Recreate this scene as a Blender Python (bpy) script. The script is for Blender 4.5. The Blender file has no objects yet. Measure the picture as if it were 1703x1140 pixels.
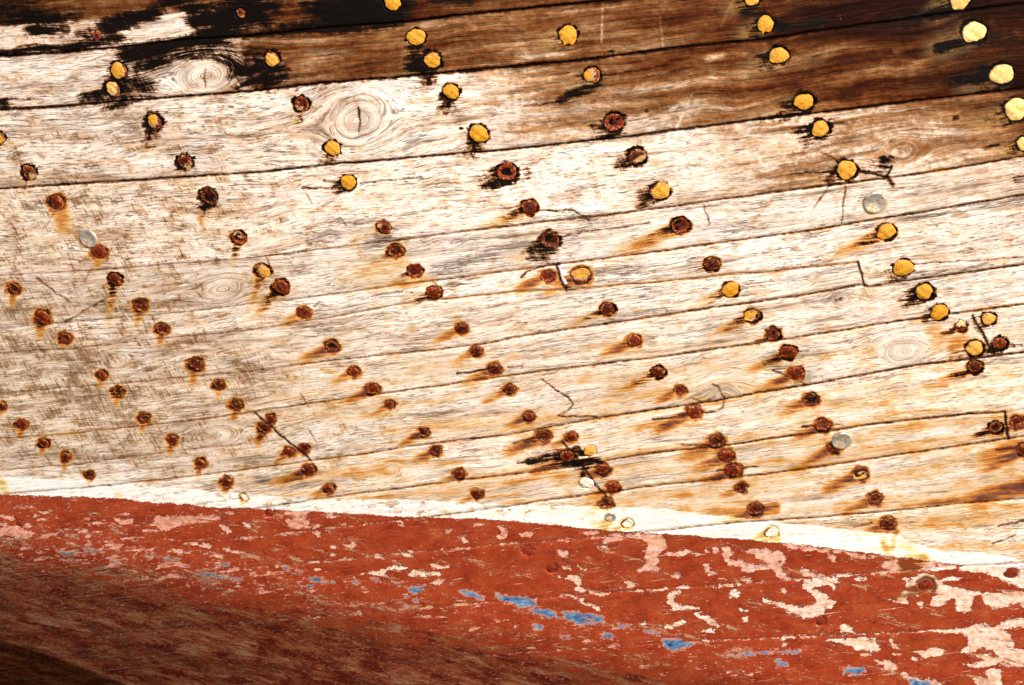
import bpy, math
import numpy as np

# ------------------------------------------------------------------ camera, sky, sun
sc = bpy.context.scene
D = 3.0
FOC = 54.0
CAMZ = 1.4
cd = bpy.data.cameras.new('camera')
cd.lens = FOC; cd.sensor_width = 36.0; cd.clip_end = 200.0
cam = bpy.data.objects.new('camera', cd)
sc.collection.objects.link(cam)
cam.location = (0, -D, CAMZ)
cam.rotation_euler = (math.radians(90), 0, 0)
sc.camera = cam

SUN = np.array((0.42, -0.86, 0.30)); SUN /= np.linalg.norm(SUN)
elev = math.asin(SUN[2]); azim = math.atan2(SUN[0], SUN[1])
w = bpy.data.worlds.new('World'); sc.world = w; w.use_nodes = True
nt = w.node_tree
bg = nt.nodes['Background']
sky = nt.nodes.new('ShaderNodeTexSky'); sky.sky_type = 'NISHITA'; sky.sun_disc = False
sky.sun_elevation = elev; sky.sun_rotation = azim
nt.links.new(sky.outputs[0], bg.inputs[0]); bg.inputs[1].default_value = 0.10
sl = bpy.data.lights.new('sun', 'SUN'); sl.energy = 4.6; sl.angle = math.radians(0.5); sl.color = (1.0, 0.96, 0.92)
so = bpy.data.objects.new('sun', sl); sc.collection.objects.link(so)
so.rotation_euler = (math.radians(90) - elev, 0, math.pi - azim)
so.location = (3, -6, 4)
vs = sc.view_settings
vs.view_transform = 'Standard'; vs.look = 'None'; vs.gamma = 1.0; vs.use_curve_mapping = False
vs.exposure = 0.1

# ------------------------------------------------------------------ hull shape (hull coordinates: u to the right, v down, 1 unit = PX metres)
PX = (36.0 / FOC) * D / 1703.0
def interp(pts, x):
    p = np.array(pts, float)
    y = np.interp(x, p[:, 0], p[:, 1])
    s0 = (p[1, 1] - p[0, 1]) / (p[1, 0] - p[0, 0]); s1 = (p[-1, 1] - p[-2, 1]) / (p[-1, 0] - p[-2, 0])
    y = np.where(x < p[0, 0], p[0, 1] + (x - p[0, 0]) * s0, y)
    return np.where(x > p[-1, 0], p[-1, 1] + (x - p[-1, 0]) * s1, y)
BILGE = [(-350, 850), (0, 900), (420, 980), (850, 1056), (1250, 1132), (1703, 1230), (2100, 1300)]
KEEL = [(-350, 1010), (0, 1066), (60, 1084), (165, 1122), (215, 1142), (500, 1270), (900, 1480), (2100, 2100)]
def smooth_interp(pts, x):
    return (interp(pts, x) + interp(pts, x - 60) + interp(pts, x + 60) + interp(pts, x - 120) + interp(pts, x + 120)) / 5
def depth(u, v):
    u = np.asarray(u, float); v = np.asarray(v, float)
    vv = np.clip(v, -60, 950)
    d = 0.22 * v + 0.55 * vv * vv / 1900 + np.where(v > 950, 0.55 * (v - 950), 0)
    d = d + 0.42 * np.maximum(0, 850 - u) ** 2 / 1700 + 0.10 * np.maximum(0, u - 1100) ** 2 / 1200
    b = np.maximum(0, v - smooth_interp(BILGE, u) + 25)
    d = d + 0.0066 * b * b * (1 + .38 * np.clip((650 - u) / 650, 0, 1.2))
    k = v - interp(KEEL, u)
    d = d + 26 * np.clip(k / 14, 0, 1) ** 2 + 5.0 * np.maximum(k, 0)
    return d * PX
D0 = float(depth(851.5, 570.0))
def place(u, v, dy):
    r = D + depth(u, v) - D0 + dy
    return np.stack([(u - 851.5) / 1703 * (36 / FOC) * r, r - D, CAMZ - (v - 570) / 1703 * (36 / FOC) * r], -1)

# ------------------------------------------------------------------ numpy noise
def _h(ix, iy, seed):
    n = (ix.astype(np.int64) * 374761393 + iy.astype(np.int64) * 668265263 + seed * 974634777) & 0xffffffff
    n = ((n ^ (n >> 13)) * 1274126177) & 0xffffffff
    return ((n ^ (n >> 16)) & 0xffff) / 65535.0
def noise(x, y, seed=0):
    x0 = np.floor(x); y0 = np.floor(y); fx = x - x0; fy = y - y0
    sx = fx * fx * fx * (fx * (fx * 6 - 15) + 10); sy = fy * fy * fy * (fy * (fy * 6 - 15) + 10)
    def g(i, j):
        a = _h(x0 + i, y0 + j, seed) * 6.2831853
        return np.cos(a) * (fx - i) + np.sin(a) * (fy - j)
    a = g(0, 0); b = g(1, 0); c = g(0, 1); d = g(1, 1)
    top = a + (b - a) * sx
    return (top + (c + (d - c) * sx - top) * sy) * 1.5
def fbm(x, y, seed=0, o=3):
    t = 0; a = 1.0; s = 0
    for i in range(o):
        t = t + a * noise(x * 2 ** i, y * 2 ** i, seed + i * 17); s += a; a *= 0.55
    return t / s
def sstep(a, b, x):
    t = np.clip((x - a) / (b - a), 0, 1); return t * t * (3 - 2 * t)

# ------------------------------------------------------------------ the grid that all hull parts are cut from
STEP = 1.8
def axis(lo, hi, n0, n1):
    return np.concatenate([np.linspace(lo, -8, n0, endpoint=False), np.arange(-8, hi + 8, STEP), np.linspace(hi + 8, n1[0], n1[1])])
ua = axis(-380, 1703, 40, (2080, 40)); va = axis(-280, 1140, 30, (1430, 36))
NU, NV = len(ua), len(va)
U, V = np.meshgrid(ua, va)
def win(x0, y0, x1, y1):
    return slice(*np.searchsorted(va, (y0, y1))), slice(*np.searchsorted(ua, (x0, x1)))
def segdist(P, Q, ax, ay, bx, by):
    dx, dy = bx - ax, by - ay; L = dx * dx + dy * dy + 1e-9
    t = np.clip(((P - ax) * dx + (Q - ay) * dy) / L, 0, 1)
    return np.hypot(P - ax - t * dx, Q - ay - t * dy), t
def line_field(F, pts, wpx, pad=14, taper=0.0):
    """F = max(F, width - distance) along a polyline"""
    n = len(pts) - 1
    for i in range(n):
        (ax, ay), (bx, by) = pts[i], pts[i + 1]
        s = win(min(ax, bx) - pad, min(ay, by) - pad, max(ax, bx) + pad, max(ay, by) + pad)
        if U[s].size == 0: continue
        d, t = segdist(U[s], V[s], ax, ay, bx, by)
        ww = wpx * (1 - taper * (i + t) / n)
        F[s] = np.maximum(F[s], ww - d)
def blob(F, ax, ay, bx, by, r, val=1.0, soft=1.0, pad=None, edge=0.9):
    """soft capsule, 1 inside falling to 0 at 2r"""
    pad = 2.6 * r
    s = win(min(ax, bx) - pad, min(ay, by) - pad, max(ax, bx) + pad, max(ay, by) + pad)
    if U[s].size == 0: return
    d, t = segdist(U[s], V[s], ax, ay, bx, by)
    F[s] = np.maximum(F[s], val * (1 - sstep(0.15 * r, 2.3 * r, d)))
def poly_field(F, pts, pad=14):
    p = np.array(pts, float); x0, y0 = p.min(0) - pad; x1, y1 = p.max(0) + pad
    s = win(x0, y0, x1, y1); P = U[s]; Q = V[s]
    if P.size == 0: return s
    ins = np.zeros(P.shape, bool); dm = np.full(P.shape, 1e9)
    for i in range(len(p)):
        ax, ay = p[i]; bx, by = p[(i + 1) % len(p)]
        d, _ = segdist(P, Q, ax, ay, bx, by); dm = np.minimum(dm, d)
        c = (ay > Q) != (by > Q)
        ins ^= c & (P < (bx - ax) * (Q - ay) / (by - ay + 1e-9) + ax)
    F[s] = np.maximum(F[s], np.where(ins, dm, -dm))
    return s

# ------------------------------------------------------------------ plank seams
SEAMS = {
 'A': [(-350, 122), (0, 93), (98, 88), (240, 75), (310, 67), (420, 60), (530, 48), (675, 37), (760, 26), (840, 18), (1000, 2), (1300, -36), (1703, -90), (2080, -145)],
 'B': [(-350, 205), (0, 183), (60, 180), (160, 172), (250, 165), (310, 160), (420, 152), (530, 139), (640, 130), (700, 125), (780, 117), (840, 112), (940, 103), (995, 97), (1030, 92), (1124, 80), (1200, 72), (1279, 65), (1351, 53), (1482, 36), (1573, 23), (1703, 6), (2080, -48)],
 'C': [(-350, 338), (0, 314), (129, 306), (258, 298), (439, 286), (549, 274), (678, 263), (782, 254), (859, 248), (969, 235), (1034, 229), (1098, 220), (1202, 207), (1279, 196), (1353, 189), (1418, 181), (1521, 168), (1625, 156), (1703, 147), (2080, 100)],
 'D': [(-350, 476), (0, 458), (90, 453), (181, 448), (284, 439), (413, 430), (549, 413), (627, 404), (678, 398), (782, 384), (850, 376), (917, 368), (995, 360), (1072, 350), (1150, 339), (1272, 322), (1392, 307), (1495, 294), (1586, 280), (1650, 269), (1703, 260), (2080, 200)],
 'E': [(-350, 570), (0, 546), (207, 528), (336, 516), (439, 503), (560, 489), (680, 472), (760, 462), (840, 452), (925, 440), (1008, 430), (1098, 418), (1176, 407), (1270, 394), (1340, 385), (1444, 367), (1521, 355), (1599, 342), (1703, 324), (2080, 262)],
 'G': [(-350, 680), (0, 654), (103, 645), (207, 637), (310, 627), (420, 617), (549, 600), (678, 587), (807, 572), (859, 561), (917, 552), (1021, 537), (1100, 525), (1176, 513), (1263, 502), (1353, 488), (1436, 473), (1444, 477), (1521, 465), (1625, 451), (1703, 440), (2080, 384)],
 'H': [(-350, 755), (0, 729), (103, 723), (232, 709), (323, 699), (420, 685), (523, 670), (627, 656), (743, 640), (833, 627), (900, 618), (1021, 603), (1098, 594), (1202, 579), (1300, 565), (1392, 551), (1495, 534), (1599, 520), (1703, 506), (2080, 452)],
 'I': [(-350, 850), (0, 822), (130, 812), (207, 804), (336, 790), (439, 777), (518, 766), (601, 756), (678, 743), (756, 733), (840, 724), (897, 714), (960, 702), (1000, 695), (1098, 680), (1190, 667), (1263, 653), (1340, 641), (1444, 622), (1521, 608), (1599, 599), (1703, 586), (2080, 535)],
 'J': [(-350, 925), (0, 898), (78, 890), (168, 884), (300, 865), (430, 845), (520, 832), (562, 825), (678, 811), (756, 800), (840, 791), (905, 783), (975, 772), (1098, 752), (1209, 741), (1279, 730), (1366, 719), (1444, 707), (1521, 698), (1599, 690), (1671, 685), (1703, 680), (2080, 630)],
 'K': [(-350, 960), (0, 935), (168, 920), (300, 906), (472, 889), (560, 878), (700, 862), (840, 843), (930, 829), (1005, 820), (1072, 810), (1176, 799), (1271, 789), (1379, 774), (1470, 760), (1573, 745), (1676, 730), (1703, 725), (2080, 668)],
 'L': [(-350, 1010), (0, 985), (420, 945), (700, 918), (840, 905), (969, 896), (1065, 886), (1124, 880), (1227, 869), (1340, 862), (1495, 849), (1599, 837), (1703, 829), (2080, 790)],
 'N': [(-350, 1100), (0, 1075), (420, 1035), (840, 1000), (1029, 985), (1098, 979), (1215, 973), (1271, 968), (1366, 960), (1495, 951), (1586, 943), (1703, 936), (2080, 905)],
 'O': [(-350, 1170), (0, 1150), (840, 1088), (1100, 1070), (1270, 1062), (1387, 1057), (1547, 1050), (1703, 1042), (2080, 1015)],
}
ORDER = 'ABCDEGHIJKLNO'
WID = {'A': (2.0, 1.9), 'B': (1.4, 1.9), 'C': (1.2, 1.7), 'D': (-.1, 1.2), 'E': (-.5, 1.2), 'G': (-.15, 1.2), 'H': (.0, 1.0), 'I': (.05, 1.3), 'J': (.05, 1.1), 'K': (.1, .9), 'L': (.3, .7), 'N': (0, .3), 'O': (0, .2)}
XSEAM = {'F': [(-350, 615), (0, 588), (129, 579), (232, 567), (420, 548), (549, 528), (678, 504), (780, 493), (859, 485), (943, 482), (995, 478), (1098, 469), (1202, 458), (1263, 454), (1353, 444), (1426, 436), (1432, 436)],
         'M': [(-350, 808), (0, 782), (129, 773), (232, 758), (336, 745), (420, 738), (475, 731), (480, 731)]}
STRIPE_TOP = [(-350, 790), (0, 795), (57, 795), (129, 800), (212, 803), (258, 810), (375, 819), (439, 824), (510, 830), (678, 832), (780, 836), (859, 840), (969, 842), (1098, 846), (1150, 853), (1263, 866), (1315, 871), (1405, 881), (1496, 891), (1521, 906), (1573, 917), (1640, 921), (1703, 928), (2080, 950)]
STRIPE_BOT = [(-350, 812), (0, 822), (103, 826), (194, 829), (258, 836), (362, 844), (439, 847), (600, 855), (678, 860), (782, 862), (859, 867), (917, 873), (969, 878), (1047, 885), (1150, 891), (1263, 899), (1340, 907), (1444, 920), (1521, 930), (1599, 939), (1703, 948), (2080, 970)]

u1 = ua
SY = np.array([interp(SEAMS[k], u1) for k in ORDER])          # [13, NU]
wob = np.array([0.8 * noise(u1 / 42, u1 * 0 + i, 5) + 0.7 * noise(u1 / 11, u1 * 0 + i, 9) for i in range(len(ORDER))])
SY = SY + wob
FY = interp(XSEAM['F'], u1) + 1.2 * noise(u1 / 40, u1 * 0 + .5, 21)
MY = interp(XSEAM['M'], u1) + 1.0 * noise(u1 / 40, u1 * 0 + .5, 22)
ST = interp(STRIPE_TOP, u1); SB = interp(STRIPE_BOT, u1)

band = np.zeros(U.shape, int)
for i in range(len(ORDER)): band += (V >= SY[i][None, :])
# continuous coordinate across the planks
lo = np.vstack([SY[0] - 95, SY, SY[-1] + 90]); 
tlo = np.take_along_axis(lo, band, 0); thi = np.take_along_axis(lo, np.minimum(band + 1, len(lo) - 1), 0)
tb = (V - tlo) / np.maximum(thi - tlo, 8)
GX = U.copy(); GY = band * 131.0 + tb * 88.0
GY = np.where((band == 5) & (V > FY[None, :]) & (U < 1430), GY + 57, GY)
KN = [(343, 126, 46, 29, 1), (595, 199, 40, 33, 1), (1500, 252, 26, 16, .8), (1503, 585, 34, 21, 1), (370, 481, 36, 18, .8), (352, 726, 44, 16, .8), (650, 781, 16, 9, 1), (194, 601, 16, 10, 1), (1205, 662, 26, 20, .5), (1400, 498, 18, 9, .6)]
SLOPE = -0.13
for (kx, ky, rx, ry, st) in KN:
    s = win(kx - 6 * rx, ky - 5 * ry, kx + 6 * rx, ky + 5 * ry)
    dx = U[s] - kx; dy = V[s] - ky - SLOPE * dx
    wx = fbm(U[s] / 22, V[s] / 22, 77, 2) * 4
    q = np.sqrt((dx / rx) ** 2 + (dy / ry) ** 2) + wx / rx + 1e-3
    same = band[s] == band[np.searchsorted(va, ky), np.searchsorted(ua, kx)]
    fall = np.exp(-np.maximum(0, q - 1) * 0.55)
    gout = GY[s] - dy * np.minimum(1, 1 / np.maximum(q, 1) ** 1.1) * fall
    gin = q * ry * 1.5 + 900
    core = q < 0.98
    GY[s] = np.where(same, np.where(core, gin, gout), GY[s])
    GX[s] = np.where(same & core, 40 + 0.15 * dx, GX[s])
knot = np.zeros(U.shape)
for (kx, ky, rx, ry, st) in KN:
    knot = np.maximum(knot, 1 - sstep(.85, 1.5, np.sqrt(((U - kx) / rx) ** 2 + ((V - ky - SLOPE * (U - kx)) / ry) ** 2)))
n_low = fbm(U / 160, V / 60, 3, 3)
GY = GY + 5 * noise(U / 170, GY / 60, 31) + 2.0 * noise(U / 60, GY / 30, 32)

# ------------------------------------------------------------------ fields of stain, wear and paint
ptone = (1 + .07 * np.sin(np.arange(20) * 2.4 + 1.0))[band] + np.where((band == 5) & (V > FY[None, :]) & (U < 1430), -.07, 0) + np.where((band == 7) & (U > 1100), .05, 0)
varn = np.zeros(U.shape); tar = np.zeros(U.shape); rust = np.zeros(U.shape)
dirt = np.zeros(U.shape); grey = np.zeros(U.shape); crack = np.full(U.shape, -12.0)
disp = np.zeros(U.shape)
def p1(pts): return np.interp(U, [p[0] for p in pts], [p[1] for p in pts])
V0 = p1([(0, .80), (300, .72), (450, .72), (700, .80), (1000, .72), (1200, .80), (1400, 1.02), (1703, 1.15)])
V0 = V0 - 0.62 * sstep(440, 330, U) * sstep(-62, -44, V - SY[0][None, :])
V1 = p1([(0, 0), (330, .04), (395, .25), (430, .58), (700, .60), (900, .60), (1100, .70), (1260, .84), (1400, 1.0), (1703, 1.12)])
V2 = p1([(0, 0), (690, .0), (760, .08), (820, .24), (900, .42), (1000, .54), (1100, .64), (1263, .74), (1400, .88), (1550, .93), (1703, 1.05)]) 
V2 = V2 - np.clip(tb, 0, 1) ** 1.4 * p1([(700, 0), (850, .12), (1000, .36), (1250, .30), (1400, .25), (1550, .15), (1703, .05)])
V3 = p1([(0, 0), (1000, .04), (1250, .20), (1420, .36), (1560, .54), (1640, .66), (1703, .85)]) - .28 * np.clip(tb, 0, 1) * sstep(1300, 1500, U)
V4 = p1([(0, 0), (1350, 0), (1500, .10), (1703, .16)])
varn = np.select([band == 0, band == 1, band == 2, band == 3, band == 4], [V0, V1, V2, V3, V4], 0.0)
varn += np.where(varn > .05, 0.10 * fbm(U / 200, GY / 14, 41, 3) + .10 * fbm(U / 90, V / 60, 42, 2), 0)
# pale rubbed streaks in the brown planks
for (a, b, c, d, r, vv) in [(1060, 148, 1240, 124, 5, .45), (1180, 100, 1270, 78, 6, .35), (1140, 96, 1200, 92, 4, .3), (1120, 178, 1170, 172, 6, .25), (1150, 40, 1220, 35, 8, .15), (1300, 108, 1420, 75, 7, .18), (1450, 118, 1530, 104, 9, .25), (1560, 38, 1590, 28, 4, .35), (1490, 85, 1570, 66, 4, .3), (1526, 104, 1548, 97, 5, .4), (860, 95, 940, 92, 5, .4), (460, 110, 560, 108, 9, .12), (650, 65, 690, 60, 12, .12), (520, 95, 600, 118, 8, .08),
                        (1003, 4, 1000, 70, 1.6, .5), (1098, 30, 1103, 80, 1.3, .3), (1152, 155, 1126, 210, 1.5, .3), (1218, 2, 1200, 42, 1.4, .3), (840, 85, 870, 72, 1.3, .3), (780, 38, 790, 46, 3, .3)]:
    t_ = np.zeros(U.shape); blob(t_, a, b, c, d, r, 1); varn -= t_ * vv * (.55 + .6 * fbm(U / 30, GY / 4, 44, 2))
varn = np.maximum(varn, 0)

# tar
TAR = [(0, 26, 95, 30, 9, 1), (0, 10, 60, 8, 10, .62), (55, 50, 108, 47, 9, 1), (0, 88, 110, 78, 4, .9), (110, 78, 200, 64, 6, 1), (130, 58, 168, 55, 7, .75), (172, 47, 255, 22, 9, 1.1), (180, 36, 215, 36, 6, .7), (90, 30, 130, 20, 8, .7),
       (325, 22, 345, 60, 13, 1), (350, 30, 410, 25, 17, 1.1), (345, 55, 400, 45, 15, 1.1), (415, 5, 440, 38, 9, 1), (380, 5, 460, 2, 7, .9), (440, 10, 458, 12, 8, .9), (270, 5, 330, 8, 7, .8), (350, 75, 360, 100, 6, .7),
       (215, 92, 285, 82, 12, 1), (265, 78, 335, 68, 8, 1), (230, 105, 275, 100, 10, .85), (300, 90, 345, 82, 9, .7), (225, 130, 245, 150, 11, .6), (375, 92, 400, 108, 10, .7), (405, 120, 445, 128, 16, 1), (430, 105, 452, 118, 14, 1), (440, 138, 470, 128, 10, .9), (385, 130, 400, 140, 8, .55), (415, 90, 432, 100, 8, .9),
       (140, 166, 215, 160, 7, .95), (196, 132, 192, 160, 14, .9), (0, 168, 8, 172, 6, 1), (0, 166, 50, 165, 1.5, .9),
       (535, 14, 640, 14, 19, 1.15), (550, 34, 660, 26, 13, 1.15), (470, 46, 560, 40, 6, .85), (600, 4, 670, 4, 12, 1.1), (660, 20, 668, 12, 8, 1), (505, 10, 535, 5, 6, .8), (420, 58, 530, 47, 4, .9), (720, 4, 780, 2, 6, .6),
       (685, 112, 708, 118, 8, 1), (690, 96, 700, 106, 10, .85), (690, 80, 690, 95, 6, .55),
       (1288, 44, 1372, 38, 5, .9), (1284, 40, 1310, 46, 7, .9), (1490, 36, 1580, 20, 5, 1), (1545, 22, 1600, 16, 5, 1), (1562, 82, 1602, 68, 6, 1), (1590, 75, 1610, 64, 6, 1), (1580, 136, 1645, 128, 6, .9), (1630, 115, 1645, 118, 5, .9), (1648, 60, 1680, 55, 5, .85), (1265, 110, 1285, 105, 7, .9), (1240, 20, 1262, 24, 8, .7),
       (1262, 199, 1335, 183, 3, 1), (1300, 195, 1340, 180, 5, 1), (1468, 271, 1472, 275, 6, 1.2), (1478, 298, 1485, 308, 3, 1), (1480, 262, 1484, 262, 2, .8),
       (1680, 195, 1703, 198, 4, 1), (1640, 248, 1660, 240, 2, .8), (1690, 300, 1703, 296, 4, .9), (1478, 285, 1400, 284, 1.2, .9),
       (930, 168, 985, 142, 4, .95), (960, 155, 995, 138, 5, 1), (995, 232, 1030, 220, 4, 1), (1015, 225, 1035, 216, 5, .9),
       (890, 412, 915, 412, 9, .8), (885, 425, 905, 430, 7, .6), (900, 440, 930, 437, 3, .6), (925, 445, 945, 484, 2, .6), (938, 476, 948, 482, 4, .9),
       (880, 768, 925, 762, 4, .75), (915, 760, 962, 770, 8, .85), (958, 748, 980, 758, 4, .85), (945, 775, 975, 778, 4, .8), (975, 765, 1000, 768, 3, .95), (970, 785, 968, 795, 3, .8),
       (1620, 532, 1632, 552, 4, .75), (1632, 552, 1656, 590, 2.2, .6), (1628, 538, 1626, 540, 6, .7), (1660, 573, 1700, 575, 2, .9),
       (1672, 690, 1678, 728, 2, .5), (875, 285, 880, 294, 5, .45), (1390, 499, 1396, 499, 4, .9), (1018, 84, 1018, 86, 3.4, 1.2), (1588, 198, 1592, 197, 3, 1.0), (585, 251, 588, 251, 2.5, .7), (766, 214, 769, 215, 2, .7), (1075, 185, 1077, 184, 2, .8), (1100, 177, 1102, 176, 2, .8),
       (430, 118, 300, 80, 5, .35), (1510, 602, 1540, 590, 0.1, 0)]
for t in TAR: blob(tar, *t)
filler = np.full(U.shape, -14.0); poly_field(filler, [(928, 445), (940, 447), (946, 456), (938, 461), (944, 470), (938, 478), (933, 462)]); poly_field(filler, [(1586, 538), (1592, 531), (1606, 530), (1612, 538), (1602, 536)])
def blur(F, n):                               # box blur, twice, inside the evenly spaced part of the grid
    for _ in range(2):
        for ax in (0, 1):
            k = n if ax else max(1, n // 2)
            c = np.cumsum(np.pad(F, [(k + 1, k) if ax == 0 else (0, 0), (k + 1, k) if ax == 1 else (0, 0)], mode='edge'), ax)
            F = (np.take(c, np.arange(2 * k + 1, c.shape[ax]), ax) - np.take(c, np.arange(0, c.shape[ax] - 2 * k - 1), ax)) / (2 * k + 1)
    return F
tar = .50 * tar + .56 * blur(tar, 8)
tar *= 1 + 0.35 * fbm(U / 45, GY / 7, 51, 3)

# generally dirty bands
left = sstep(760, 120, U)
dirt = 0.80 * left * (.55 + .45 * sstep(260, 420, V + 60 * noise(U / 150, V / 90, 62))) * sstep(60, 330, V) * sstep(840, 690, V) + 0.22 * sstep(60, 110, V) * sstep(420, 250, V) * sstep(1000, 200, U)
dirt += 0.26 * sstep(540, 640, V) * sstep(840, 760, V) * sstep(900, 500, U)
dirt *= 1 + 0.8 * fbm(U / 90, V / 60, 61, 3)
dirt += 0.10
for (a, b, c, d, r, vv) in [(690, 368, 754, 322, 4, .75), (300, 175, 296, 200, 5, .6), (345, 185, 343, 205, 5, .7), (372, 165, 365, 205, 4, .6), (1255, 365, 1275, 340, 5, .7), (1265, 345, 1295, 325, 4, .7), (1430, 505, 1440, 515, 8, .6), (1420, 500, 1445, 500, 7, .5), (1285, 306, 1310, 304, 4, .7), (1370, 308, 1395, 304, 4, .6), (1483, 270, 1500, 240, 3, .6), (1420, 265, 1432, 245, 3, .6), (1452, 225, 1440, 245, 2, .5),
                        (590, 712, 598, 720, 5, .6), (614, 712, 616, 722, 4, .6), (655, 705, 652, 735, 5, .7), (450, 340, 445, 400, 4, .5), (480, 355, 470, 390, 4, .5), (620, 690, 700, 690, 4, .6), (357, 640, 360, 700, 5, .5), (360, 700, 365, 730, 5, .5), (60, 740, 20, 745, 9, .5), (430, 300, 480, 296, 6, .5),
                        (540, 150, 560, 138, 7, .8), (515, 180, 545, 155, 8, .6), (525, 195, 560, 185, 3, .5), (420, 185, 500, 205, 3, .45), (470, 300, 460, 380, 12, .5), (30, 330, 80, 420, 25, .5), (80, 560, 10, 580, 20, .5), (330, 490, 345, 520, 12, .5), (190, 490, 150, 520, 8, .6), (275, 380, 290, 330, 16, .4)]:
    t_ = np.zeros(U.shape); blob(t_, a, b, c, d, r, vv); dirt = np.maximum(dirt, t_ + .1)
for (a, b, c, d, r, vv) in [(720, 450, 820, 425, 7, .8), (800, 425, 880, 405, 6, .8), (740, 475, 790, 465, 6, .6), (1290, 600, 1360, 590, 16, .8), (1310, 635, 1345, 625, 8, .7), (1500, 362, 1703, 330, 7, .8), (1340, 392, 1450, 375, 8, .5), (460, 790, 500, 788, 7, 1), (430, 795, 445, 797, 6, .9), (1180, 660, 1205, 650, 12, .9), (1120, 560, 1230, 545, 9, .6), (880, 365, 990, 362, 6, .6), (1500, 470, 1650, 450, 8, .5), (1300, 510, 1400, 490, 8, .45), (300, 120, 240, 140, 14, .7), (200, 195, 120, 200, 30, .45), (430, 120, 390, 130, 10, .6), (60, 345, 90, 340, 14, .6), (110, 415, 145, 412, 8, .6), (640, 395, 610, 400, 12, .7), (520, 395, 560, 390, 10, .6), (960, 540, 1100, 520, 12, .45), (880, 590, 1000, 560, 14, .4), (1560, 700, 1650, 690, 8, .3), (980, 460, 1180, 440, 12, .5), (930, 460, 960, 470, 8, .8), (1540, 775, 1640, 760, 6, .45), (1420, 800, 1480, 780, 6, .4)]:
    blob(grey, a, b, c, d, r, vv)
grey = np.maximum(grey, .36 * sstep(.0, .5, fbm(U / 220, GY / 16, 63, 2)))

# rust runs beyond the nails
for (a, b, c, d, r, vv) in [(1570, 838, 1703, 812, 8, .8), (1640, 825, 1703, 806, 7, .9), (1500, 842, 1620, 828, 3, .7), (1600, 775, 1690, 745, 9, .6), (1560, 845, 1703, 842, 4, .35), (1480, 845, 1703, 790, 16, .3), (1130, 853, 1290, 850, 5, .6), (1230, 855, 1290, 843, 5, .9), (1500, 905, 1520, 915, 6, .6), (1463, 885, 1475, 915, 5, .8), (1430, 890, 1427, 905, 3, .6), (1490, 885, 1478, 930, 4, .75),
                        (1012, 868, 1005, 878, 8, .8), (995, 872, 985, 872, 7, .45), (1270, 893, 1290, 897, 6, .8), (1190, 868, 1205, 866, 6, .35), (1490, 935, 1535, 930, 7, .95), (1505, 945, 1520, 942, 8, .8), (5, 808, 0, 805, 6, .8), (5, 815, 15, 822, 4, .6), (185, 820, 200, 826, 4, .5), (440, 800, 500, 795, 3, .8), (430, 805, 470, 800, 4, .5), (560, 485, 720, 465, 6, .35), (550, 480, 650, 440, 20, .25), (700, 775, 770, 768, 3, .5), (590, 765, 710, 768, 3, .45), (560, 620, 500, 600, 6, .25),
                        (100, 350, 105, 375, 9, .45), (335, 370, 330, 350, 3, .5), (1560, 545, 1530, 555, 6, .4), (1570, 560, 1540, 590, 10, .35), (1600, 565, 1585, 575, 8, .55), (900, 590, 1060, 565, 4, .3), (960, 640, 1100, 625, 6, .3), (940, 680, 1120, 650, 5, .35), (1000, 720, 1140, 695, 6, .35), (1110, 770, 1190, 748, 7, .45), (1080, 800, 1200, 790, 9, .3), (1110, 830, 1230, 800, 12, .3), (870, 800, 960, 785, 8, .35), (850, 740, 900, 732, 5, .45),
                        (1360, 690, 1300, 700, 9, .25), (1310, 690, 1265, 705, 8, .25), (1480, 660, 1600, 630, 8, .3), (1430, 680, 1560, 650, 10, .2), (1500, 790, 1600, 760, 12, .25), (1280, 740, 1380, 730, 6, .35), (1263, 790, 1380, 770, 5, .4)]:
    t_ = np.zeros(U.shape); blob(t_, a, b, c, d, r * 1.25, vv)
    L_ = math.hypot(c - a, d - b)
    if L_ > 4 * r:
        al_ = np.clip(((U - a) * (c - a) + (V - b) * (d - b)) / L_ ** 2, 0, 1)
        t_ *= (.25 + .75 * sstep(0, .55, al_)) if c > a else (.25 + .75 * sstep(1, .45, al_))
    rust = np.maximum(rust, t_)

rust = np.maximum(rust, .30 * sstep(420, 760, V) * sstep(150, 700, U) * sstep(-.45, .6, fbm(U / 330, GY / 22, 64, 3)) + .07 * sstep(300, 600, V))
# seams and cracks: positive inside the line, in hull units
sd = np.full(U.shape, 99.0)
smul = np.ones(U.shape) * 1.0
for i, k in enumerate(ORDER):
    dv = np.abs(V - SY[i][None, :]) / 1.01
    ww = WID[k][0] + (WID[k][1] - WID[k][0]) * np.clip(u1 / 1500, 0, 1)
    ww = ww + .6 * noise(u1 / 70, u1 * 0 + i, 71) + .4 * noise(u1 / 15, u1 * 0 + i, 76) 
    if k == 'J': ww = np.where(u1 > 1672, -3, ww)
    near = dv < 14
    crack = np.where(near, np.maximum(crack, ww[None, :] - dv), crack)
    sd = np.minimum(sd, np.where((k == 'J') & (U > 1672), 99, dv))
    if k in 'AB':
        tar = np.maximum(tar, np.exp(-dv / 3.5) * (.42 + .25 * noise(U / 50, V * 0 + i, 72)))
    if k in 'DEG':
        rust = np.maximum(rust, np.exp(-dv / 3.0) * (.30 + .3 * noise(U / 70, V * 0 + i, 73)) * sstep(500, 800, U))
    if k in 'HIJKL':
        rust = np.maximum(rust, np.exp(-dv / 3.0) * (.30 + .3 * noise(U / 70, V * 0 + i, 74)))
for arr, lim, ww in ((FY, 1427, .2), (MY, 477, .0)):
    dv = np.where(U < lim, np.abs(V - arr[None, :]), 99)
    crack = np.maximum(crack, ww * (1 + .5 * noise(U / 60, V * 0, 75)) - np.minimum(dv, 13)); sd = np.minimum(sd, dv)
    rust = np.maximum(rust, np.exp(-dv / 3.5) * .35 * sstep(500, 800, U))
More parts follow.
